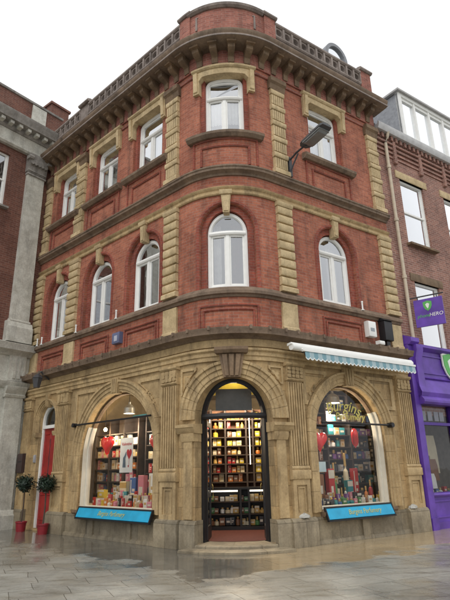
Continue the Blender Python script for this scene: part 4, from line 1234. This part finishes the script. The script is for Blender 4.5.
# slush lumps left on the pedestals
SN = plain('old_snow', (.42, .41, .37), .8, .1, 20)
for s, lab in ((1.66, 'small heap of white slush on the ledge right of the doorway'), (5.4, 'small heap of white slush on the plinth beside the purple shop')):
    g = MB(WI); n = 12
    hs = [[(.13 + .04 * math.sin(3 * i + s) + .02 * math.sin(5 * i + j * 2)) * math.cos(j * PI / 8) for j in range(5)] for i in range(n)]
    for i in range(n):
        for j in range(4):
            def q(i, j):
                a = 2 * PI * (i % n) / n; r = hs[i % n][j]; return (r * math.cos(a), .09 * math.sin(j * PI / 8) * (1 + .2 * math.sin(5 * a)), r * .5 * math.sin(a))
            g.face([q(i, j), q(i + 1, j), q(i + 1, j + 1), q(i, j + 1)][::-1])
    o = g.build('slush_heap', SN, ang=80); o.location = W(s, .58, .1); o.rotation_euler = (0, 0, angR); tag(o, lab, 'snow')

# potted standard shrubs by the red door
LEAF = plain('dark_bay_leaf', (.018, .036, .022), .5, .5, 30)
def shrub(s, d, lab, seed):
    rnd = random.Random(seed); p = W(s, 0, d)
    t = thing('potted_shrub', lab, 'plant', p, 'potted shrubs by the red door')
    g = MB(); g.lathe(p, [(0, 0), (.13, 0), (.155, .23), (.17, .24), (.17, .28), (.15, .28), (.14, .25), (0, .25)], 18); g.build('pot', plain('red_glazed_pot', (.24, .02, .028), .3, .15), t)
    g = MB(); g.tube([p + Vector((0, 0, .24)), p + Vector((.02, 0, .7)), p + Vector((0, .01, 1.3))], [.025, .02, .018], 7); g.build('stem', plain('bark', (.08, .06, .045), .9, .2), t)
    g = MB()
    for i in range(1500):
        v = Vector((rnd.gauss(0, 1), rnd.gauss(0, 1), rnd.gauss(0, 1))).normalized()
        c = p + Vector((0, 0, 1.34)) + v * .25 * rnd.uniform(.4, 1.08) * (1.25 if rnd.random() < .06 else 1) * (1 + .12 * math.sin(5 * v.x + 3 * v.z + seed))
        a = Vector((rnd.gauss(0, 1), rnd.gauss(0, 1), rnd.gauss(0, 1))).normalized(); b = a.cross(v + Vector((.1, .2, .3))).normalized()
        l, w = rnd.uniform(.028, .05), rnd.uniform(.012, .02)
        g.wface([c - a * l, c + b * w, c + a * l, c - b * w])
    g.build('foliage', LEAF, t, smooth=False, weld=False)
shrub(-7.97, .35, 'potted bay shrub in a red pot left of the red door', 3)
shrub(-6.68, .35, 'potted bay shrub in a red pot in front of the red door', 8)

# ================================================================== LEFT NEIGHBOUR
NB = thing('town_house', 'brown brick house with grey classical pilasters at the left edge', 'building', WL(-.6, 0, 0))
Q = lambda: MB(WL)
S0 = -9
g = Q(); g.wall(S0, .05, 5.4, 12.9, [rect(-3.05, -1.95, 10.45, 12.5, .18), rect(-3.05, -1.95, 6.9, 8.95, .18), rect(-6.3, -5.2, 10.45, 12.5, .18), rect(-6.3, -5.2, 6.9, 8.95, .18)], 0); g.build('brick_wall', BRICKL, NB)
g = Q(); g.box(S0, .05, 14.1, 15.2, -.35, -.1); g.box(-2.0, -1.2, 15.25, 15.9, -2.4, -1.2); g.build('parapet', BRICKL, NB)
g = Q(); g.sweep([(-.4, 15.18), (-.04, 15.18), (-.02, 15.25), (-.2, 15.34), (-.4, 15.34)], S0, .05); g.build('coping', GREYD, NB)
g = Q(); g.box(-1.3, -.7, 14.12, 15.14, -.12, -.05); g.build('parapet_panel', GREY, NB)
g = Q()
g.box(S0, .05, 12.85, 13.45, -.1, .12); g.sweep([(0, 12.8), (.14, 12.8), (.2, 12.86), (.2, 12.96), (.12, 12.98), (0, 12.98)], S0, .05)
g.build('entablature', GREY, NB)
g = Q()
g.sweep([(0, 13.42), (.16, 13.42), (.22, 13.5), (.22, 13.6), (.5, 13.64), (.52, 13.74), (.6, 13.84), (.62, 13.95), (.1, 14.12), (-.3, 14.14), (-.3, 13.42)], S0, .0)
g.build('house_cornice', GREYD, NB)
x = -.2
g = Q()
while x > S0: g.bevbox(x - .07, x + .07, 13.5, 13.63, .2, .44, .02); x -= .34
g.build('modillion_row', GREY, NB)
def npil(a, b):
    g = Q(); g.box(a, b, 6.5, 12.0, -.02, .14); g.sweep([(0, 6.4), (.18, 6.4), (.2, 6.44), (.17, 6.5), (0, 6.52)], a - .03, b + .03)
    p = g.build('giant_pilaster', GREY, NB)
    g = Q(); g.sweep([(0, 5.72), (.28, 5.72), (.28, 6.22), (.24, 6.28), (.22, 6.36), (.18, 6.42), (0, 6.42)], a - .12, b + .1); g.build('base', GREY, p)
    g = Q(); g.sweep([(0, 11.98), (.2, 11.98), (.2, 12.05), (.16, 12.07), (0, 12.07)], a - .03, b + .03); g.sweep([(0, 12.14), (.2, 12.14), (.2, 12.2), (.16, 12.22), (0, 12.22)], a - .03, b + .03)
    g.sweep([(0, 12.1), (.16, 12.1), (.2, 12.4), (.32, 12.68), (.32, 12.8), (0, 12.8)], a - .05, b + .05)
    for i in range(5):
        c = a + (b - a) * (i + .5) / 5
        g.prism([(c + .08 * math.cos(q) , 12.5 + .12 * math.sin(q)) for q in [PI / 4 * k for k in range(8)]], .18, .3)
    g.sweep([(.14, 12.55), (.36, 12.55), (.4, 12.62), (.36, 12.7), (.14, 12.7)], a - .12, a + .06); g.sweep([(.14, 12.55), (.36, 12.55), (.4, 12.62), (.36, 12.7), (.14, 12.7)], b - .06, b + .12)
    g.build('capital', GREYD, p)
npil(-1.28, -.61); npil(-5.0, -4.35)
g = Q(); g.box(S0, 0, 0, 5.45, -.3, 0)
g.sweep([(0, 5.3), (.1, 5.3), (.2, 5.4), (.36, 5.44), (.38, 5.56), (.42, 5.64), (.1, 5.74), (-.2, 5.74), (-.2, 5.3)], S0, .0)
g.sweep([(0, 4.25), (.1, 4.25), (.18, 4.34), (.2, 4.44), (0, 4.5)], S0, .0)
g.build('ground_floor_wall', GREY, NB)
for a, b in ((-1.12, -.52), (-4.85, -4.2)):
    g = Q(); g.box(a, b, .5, 4.0, -.02, .12)
    g.box(a, b, 4.48, 5.32, -.02, .1)
    for j in range(3): g.box(a + .15 + .16 * j, a + .24 + .16 * j, 4.56, 5.25, .1, .14)
    g.sweep([(0, 3.95), (.15, 3.95), (.18, 4.02), (.15, 4.06), (.2, 4.14), (.26, 4.24), (.26, 4.3), (0, 4.3)], a - .05, b + .05)
    g.sweep([(0, 0), (.26, 0), (.26, .4), (.2, .46), (.18, .52), (.14, .56), (0, .56)], a - .06, b + .06)
    g.build('street_pilaster', GREY, NB)
def sash(Qf, wpar, a, b, z0, z1, d, gm, name='window', back=ROOMW):
    g = Qf(); f = .07
    g.box(a, a + f, z0, z1, d - .08, d); g.box(b - f, b, z0, z1, d - .08, d); g.box(a + f, b - f, z1 - f, z1, d - .08, d); g.box(a + f, b - f, z0, z0 + .06, d - .08, d)
    zm = (z0 + z1) / 2
    g.box(a + f, b - f, zm - .03, zm + .03, d - .07, d - .015)
    for x0, x1 in ((a + f, a + f + .045), (b - f - .045, b - f)): g.box(x0, x1, z0 + .06, z1 - f, d - .07, d - .03)
    w = g.build(name, WHITE, wpar)
    for y0, y1, dd in ((z0 + .05, zm, d - .06), (zm, z1 - f, d - .05)):
        g = Qf(); g.face([(a + f, y0, dd), (b - f, y0, dd), (b - f, y1, dd), (a + f, y1, dd)]); g.build('pane', gm, w, smooth=False)
    g = Qf()
    g.face([(a - .05, z0 - .05, d - .9), (b + .05, z0 - .05, d - .9), (b + .05, z1 + .05, d - .9), (a - .05, z1 + .05, d - .9)])
    for x in (a - .05, b + .05): g.face([(x, z0 - .05, d - .09), (x, z0 - .05, d - .9), (x, z1 + .05, d - .9), (x, z1 + .05, d - .09)])
    for z in (z0 - .05, z1 + .05): g.face([(a - .05, z, d - .09), (b + .05, z, d - .09), (b + .05, z, d - .9), (a - .05, z, d - .9)])
    g.build('room', back, w)
    g = Qf(); g.sweep([(d - .1, z0 - .12), (d + .27, z0 - .12), (d + .27, z0 - .05), (d - .1, z0)], a - .1, b + .1); g.build('sill', GREYD if Qf is Q else STB, w)
    return w
for a, b in ((-3.05, -1.95), (-6.3, -5.2)):
    sash(Q, NB, a, b, 10.45, 12.5, -.1, GLASS); sash(Q, NB, a, b, 6.9, 8.95, -.1, GLASS)
g = Q(); g.box(S0, .05, 13.6, 14.12, -6, -.3); g.build('roof', LEAD, NB)
g = Q(); g.box(S0, .04, 0, 13.6, -6, -5.9); g.box(S0, S0 + .1, 0, 13.6, -5.9, -.35); g.build('rear_wall', BRICKL, NB)
# chimney block seen over the junction of the two roofs
g = Q(); g.box(.0, .85, 13.6, 16.5, -1.7, -1.0); g.sweep([(-1.76, 16.5), (-.94, 16.5), (-.94, 16.6), (-1.76, 16.6)], -.06, .91)
g.build('chimney', BRICKL, NB)

# ================================================================== RIGHT NEIGHBOUR
RBD = -.06
RB = thing('brick_house', 'mauve brick house with sash windows above the purple shop at the right edge', 'building', W(7, 0, RBD))
R0, R1 = 6.01, 13.5
cols = [(7.12, 8.42), (9.62, 10.92), (12.0, 13.2)]
g = MB(); g.wall(R0, R1, 3.0, 12.62, [rect(a, b, 8.62, 11.05, .16) for a, b in cols] + [rect(a, b, 5.0, 7.25, .16) for a, b in cols], RBD)
g.box(R1 - .05, R1, 0, 12.62, -7, RBD); g.box(R0, R1, 0, 12.62, -7, -6.9)
g.build('brick_wall', BRICKR, RB)
g = MB()
for i in range(4): g.box(R0, R1, 11.75 + .17 * i, 11.83 + .17 * i, RBD - .01, RBD + .035 + .02 * i)
x = R0 + .9
while x < R1: g.box(x, x + .14, 11.55, 12.45, RBD - .01, RBD + .1); x += 1.42
x = R0 + .1
while x < R1: g.box(x, x + .11, 12.42, 12.62, RBD - .01, RBD + .12); x += .24
g.build('corbel_table', BRICKR, RB)
g = MB(); g.sweep([(RBD - .1, 12.62), (RBD + .2, 12.62), (RBD + .26, 12.72), (RBD + .26, 12.86), (RBD + .22, 12.86), (RBD + .2, 12.78), (RBD - .1, 12.78)], R0 + .06, R1); g.build('gutter', plain('pale_grey_gutter', (.50, .5, .5), .5, .12), RB)
g = MB(); g.sweep([(RBD + .1, 12.78), (RBD + .1, 12.84), (-3.2, 16.2), (-6.9, 12.84), (-6.9, 12.78)], R0 + .06, R1); g.build('roof', SLATE, RB)
g = MB()
g.path([(8.45, 12.9, -1, 0), (8.45, 15.62, -1, 1), (12.4, 15.62, 1, 1), (12.4, 12.9, 1, 0)], [(-.14, -.45), (0.02, -.45), (0.02, -.6), (-.14, -.6)])
for x in (9.4, 10.35, 11.3): g.box(x - .05, x + .05, 13.3, 15.7, -.6, -.47)
g.box(8.5, 12.3, 13.3, 13.75, -.62, -.5); g.box(8.5, 12.3, 15.35, 15.5, -.62, -.5)
g.build('dormer', WHITE, RB)
dmr = bpy.data.objects['dormer']
g = MB(); g.face([(8.5, 13.7, -.56), (12.3, 13.7, -.56), (12.3, 15.4, -.56), (8.5, 15.4, -.56)]); g.build('pane', glass('dormer_glass', (.95, .97, .98), 12.0), dmr, smooth=False)
g = MB(); g.prism([(8.5, 13.5), (12.3, 13.5), (12.3, 15.5), (8.5, 15.5)], -.7, -.68); g.build('blind', WHITE, dmr)
for x in (8.43, 12.42):
    g = MB()
    P_ = [(x, 12.8, -.5), (x, 15.6, -.5), (x, 15.6, -2.7), (x, 12.8, -2.7)]
    g.face(P_); g.face([(a + .03, b, c) for a, b, c in P_][::-1])
    g.build('slate_cheek', SLATE, dmr)
g = MB(); g.sweep([(-.35, 15.63), (-.35, 15.71), (-2.9, 15.79), (-2.9, 15.71)], 8.3, 12.55); g.build('flat_roof', plain('pale_lead', (.38, .37, .36), .6, .1), dmr)
QR = lambda: MB()
for i, (a, b) in enumerate(cols):
    sash(QR, RB, a, b, 8.62, 11.05, RBD - .08, BRIGHTG); sash(QR, RB, a, b, 5.0, 7.25, RBD - .08, BRIGHTG)
    g = MB(); g.bevbox(a - .2, b + .2, 11.05, 11.33, RBD - .1, RBD + .025, .01); g.build('lintel', STQ, RB)
    g = MB(); g.bevbox(a - .2, b + .2, 7.25, 7.52, RBD - .1, RBD + .025, .01); g.build('lintel', STB, RB)
# downpipe between the two houses
g = MB(); g.tube([W(6.62, 12.66, .12), W(6.6, 12.45, .06), W(6.5, 12.2, .04), W(6.5, 5.2, .04)], .055, 10)
for z in (11.2, 9.2, 7.2): g.tube([W(6.5, z, .04), W(6.5, z + .1, .04)], .075, 10)
tag(g.build('downpipe', PIPE), 'cream painted downpipe running down the mauve brick house', 'pipe')

# purple shopfront
SH = thing('shopfront', 'purple painted shopfront with a green shield at the right edge', 'shopfront', W(7, 0, .1))
for a, b in ((6.02, 6.27), (9.4, 9.7), (13.15, 13.45)):
    g = MB(); g.box(a, b, .3, 3.3, RBD, .16); g.box(a, b + .02, 0, .3, RBD, .19); g.build('post', PURP, SH)
g = MB(); g.box(6.02, 6.42, 3.3, 5.02, RBD, .16); g.sweep([(RBD, 5.0), (.22, 5.0), (.3, 5.08), (.3, 5.2), (.05, 5.3), (RBD, 5.3)], 6.02, 6.4)
g.sweep([(.1, 3.5), (.18, 3.46), (.27, 3.52), (.3, 3.62), (.24, 3.72), (.24, 4.6), (.32, 4.85), (.32, 5.0), (.1, 5.0)], 6.2, 6.5); g.build('console', PURP, SH)
g = MB(); g.sweep([(RBD, 4.02), (.12, 4.02), (.18, 4.06), (.12, 4.1), (.12, 4.86), (.2, 4.9), (.28, 4.95), (.28, 5.03), (RBD, 5.06)], 6.42, R1)
for a, b, z0, z1 in ((6.6, 9.2, 4.72, 4.76), (6.6, 9.2, 4.2, 4.24), (6.6, 6.64, 4.24, 4.72)): g.box(a, b, z0, z1, .12, .15)
g.sweep([(RBD, 3.28), (.3, 3.28), (.34, 3.34), (.34, 3.4), (.26, 3.5), (.3, 3.62), (.22, 3.85), (.14, 4.02), (RBD, 4.02)], 6.2, R1); g.build('fascia', PURP, SH)
g = MB(); g.box(6.2, R1, 0, .84, RBD, .06); g.sweep([(RBD, .82), (.14, .82), (.16, .86), (.14, .9), (RBD, .92)], 6.2, R1)
for a in (6.35, 9.95): g.path([(a + 2.8, .3, 1, -1), (a + 2.8, .7, 1, 1), (a, .7, -1, 1), (a, .3, -1, -1), (a + 2.79, .3, 0, -1)], [(-.02, .05), (.02, .05), (.02, .085), (-.02, .085)])
g.box(6.2, R1, 0, .18, RBD, .1); g.build('stall_riser', PURP, SH)
g = MB(); g.box(6.2, 6.3, .9, 3.3, -.06, .1); g.box(7.72, 7.82, .9, 3.3, -.06, .1); g.box(6.3, R1, 2.72, 2.8, -.04, .08); g.box(11.4, 11.5, .9, 3.3, -.06, .1); wf_ = g.build('shop_window', PURPD, SH)
g = MB(); g.face([(6.3, .9, 0), (R1, .9, 0), (R1, 3.3, 0), (6.3, 3.3, 0)]); g.build('pane', SHOPG, wf_, smooth=False)
g = MB()
g.face([(6.2, .1, -2.2), (R1, .1, -2.2), (R1, 3.4, -2.2), (6.2, 3.4, -2.2)]); g.face([(6.0, .1, -.07), (6.2, .1, -2.2), (6.2, 3.4, -2.2), (6.0, 3.4, -.07)])
g.face([(6.0, .85, -.07), (R1, .85, -.07), (R1, .85, -2.2), (6.0, .85, -2.2)]); g.face([(6.0, 3.35, -.07), (R1, 3.35, -.07), (R1, 3.35, -2.2), (6.0, 3.35, -2.2)])
g.build('interior', ROOMW, wf_)
# goods in the purple shop window
for i, (s, z, d, w, h, c) in enumerate(((6.55, 1.6, -.5, .3, 1.0, 'red'), (6.95, 1.9, -.6, .26, .6, 'cream'), (6.8, 1.0, -.4, .3, .4, 'white'), (7.2, 1.2, -.6, .35, .6, 'brown'), (7.5, 1.4, -.8, .4, 1.1, 'cream'))):
    g = MB(); g.sweep([(d, z), (d + .12, z), (d + .1, z + h * .7), (d + .06, z + h), (d, z + h)], s, s + w)
    tag(g.build('hanging_garment', GM[c]), '%s garment hanging in the purple shop window' % ['dark red', 'narrow cream', 'low white', 'brown', 'large pale'][i], 'clothes', 'garments in the purple shop window')
for i in range(7):
    s = 6.5 + .2 * i; c = ['white', 'pink', 'cream', 'blue', 'white', 'red', 'teal'][i]
    good(W(s, .86, -.35), angR, .13, .12 + .03 * (i % 3), c, 'carton' if i % 2 else 'bottle', 'on the sill inside the purple shop window', 'goods on the sill of the purple shop')
g = MB()
for x in (6.45, 6.75, 7.05, 7.3): g.box(x, x + .2, 2.85, 3.12, -.03, -.02)
g.build('window_notice', plain('grey_notice', (.3, .3, .36), .5, .1), wf_)
place_goods()
print('goods', len(GOODS), NG[0])
# green shield on the fascia
SHG = plain('green_shield', (.10, .42, .10), .4, .06)
def shield(g, wf, c, z, w, h, d0, d1):
    p = [(c - w, z + h * .8), (c, z + h), (c + w, z + h * .8), (c + w * .95, z), (c + w * .6, z - h * .6), (c, z - h), (c - w * .6, z - h * .6), (c - w * .95, z)]
    g.prism(p, d0, d1)
t = thing('shield_sign', 'green shield emblem with white edge on the purple fascia', 'sign', W(7.9, 4.2, .15))
g = MB(); shield(g, W, 7.92, 4.52, .36, .44, .152, .19); g.build('rim', WHITE, t)
g = MB(); shield(g, W, 7.92, 4.52, .31, .385, .19, .21); g.build('shield', SHG, t)
g = MB(); g.prism([(7.8, 4.66), (7.92, 4.74), (8.04, 4.66), (7.98, 4.4), (7.92, 4.3), (7.86, 4.4)], .21, .216); g.build('emblem', WHITE, t)
# projecting sign board
HS = thing('hanging_sign', 'square purple hanging sign with green shield on an iron arm', 'sign', W(6.4, 5.4, .3))
# board stands out from the wall at right angles-ish, turned to the viewer
o_ = W(6.62, 0, .12); far = W(6.95, 0, 1.02); dvh = (far - o_).normalized(); nh = Vector((dvh.y, -dvh.x, 0))
wh = lambda s, z, d: o_ + dvh * s + nh * d + Vector((0, 0, z))
LH = .86
g = MB(wh); g.box(0.02, LH, 5.58, 6.43, -.03, .03); g.build('board', PURP, HS)
g = MB(wh); g.tube([wh(-.2, 6.53, 0), wh(LH + .05, 6.53, 0)], .022); g.tube([wh(.15, 6.42, 0), wh(.15, 6.53, 0)], .015); g.tube([wh(LH - .15, 6.42, 0), wh(LH - .15, 6.53, 0)], .015); g.build('arm', IRON, HS)
for sg in (1, -1):
    wz = (lambda s, z, d: wh(s, z, d)) if sg > 0 else (lambda s, z, d: wh(LH - s, z, -d))
    g = MB(wz); shield(g, wz, .42, 6.2, .13, .16, .03, .036); g.build('shield', SHG, HS)
    g = MB(wz); g.prism([(.36, 6.25), (.42, 6.29), (.48, 6.25), (.45, 6.16), (.42, 6.11), (.39, 6.16)], .036, .04); g.build('emblem', WHITE, HS)
    text_mesh('phone', .15, 'sign_lettering', SHG, wz, .27, 5.86, .034, HS, .2)
    text_mesh('HERO', .15, 'sign_lettering', WHITE, wz, .63, 5.86, .034, HS, .2)

# ================================================================== CAMERA, LIGHT, SKY
cam = bpy.data.cameras.new('camera'); co = bpy.data.objects.new('camera', cam); COL.objects.link(co); S.camera = co
cam.sensor_fit = 'VERTICAL'; cam.sensor_height = 24; cam.lens = 506.15 / 600 * 24; cam.clip_start = .1; cam.clip_end = 2000
from mathutils import Euler
M = Euler((PI / 2 + .324919, 0, 0)).to_matrix() @ Matrix.Rotation(-.0206127, 3, 'Z')
co.matrix_world = Matrix.Translation((0, 0, 1.6)) @ M.to_4x4()

EL, AZ = math.radians(52), math.radians(200)      # overcast: a broad soft sun behind the camera
w = bpy.data.worlds.new('World'); S.world = w; w.use_nodes = True
nt = w.node_tree; bg = nt.nodes['Background']
sk = nt.nodes.new('ShaderNodeTexSky'); sk.sky_type = 'NISHITA'; sk.sun_disc = False
sk.sun_elevation = EL; sk.sun_rotation = AZ; sk.air_density = 1.0; sk.dust_density = 8.0; sk.ozone_density = 1.0
hs = nt.nodes.new('ShaderNodeHueSaturation'); hs.inputs['Saturation'].default_value = .12
nt.links.new(sk.outputs[0], hs.inputs['Color']); 
# a bright, nearly even cloud layer over the sky
tc = nt.nodes.new('ShaderNodeTexCoord'); cn = noise(nt, tc.outputs['Generated'], 2.2, 6, .6)
cl = ramp(nt, cn, [(.3, (.80, .815, .835)), (.7, (1.0, 1.0, 1.0))])
sc_ = N(nt, 'ShaderNodeVectorMath'); sc_.operation = 'SCALE'; sc_.inputs['Scale'].default_value = 7.6; nt.links.new(cl.outputs[0], sc_.inputs[0])
nt.links.new(mixc(nt, .88, hs.outputs[0], sc_.outputs[0]), bg.inputs['Color']); bg.inputs['Strength'].default_value = .15
sun = bpy.data.lights.new('sun', 'SUN'); sun.energy = .6; sun.angle = math.radians(25); sun.color = (1, .97, .93)
so = bpy.data.objects.new('sun', sun); COL.objects.link(so)
dirv = Vector((math.sin(AZ) * math.cos(EL), math.cos(AZ) * math.cos(EL), math.sin(EL)))
so.rotation_euler = dirv.to_track_quat('Z', 'Y').to_euler()
S.view_settings.view_transform = 'Standard'; S.view_settings.look = 'None'; S.view_settings.exposure = .22; S.view_settings.gamma = 1
S.view_settings.use_curve_mapping = False
S.cycles.max_bounces = 6; S.cycles.transparent_max_bounces = 10; S.cycles.sample_clamp_indirect = 4
print('goods', NG[0], 'objects', len(S.objects))
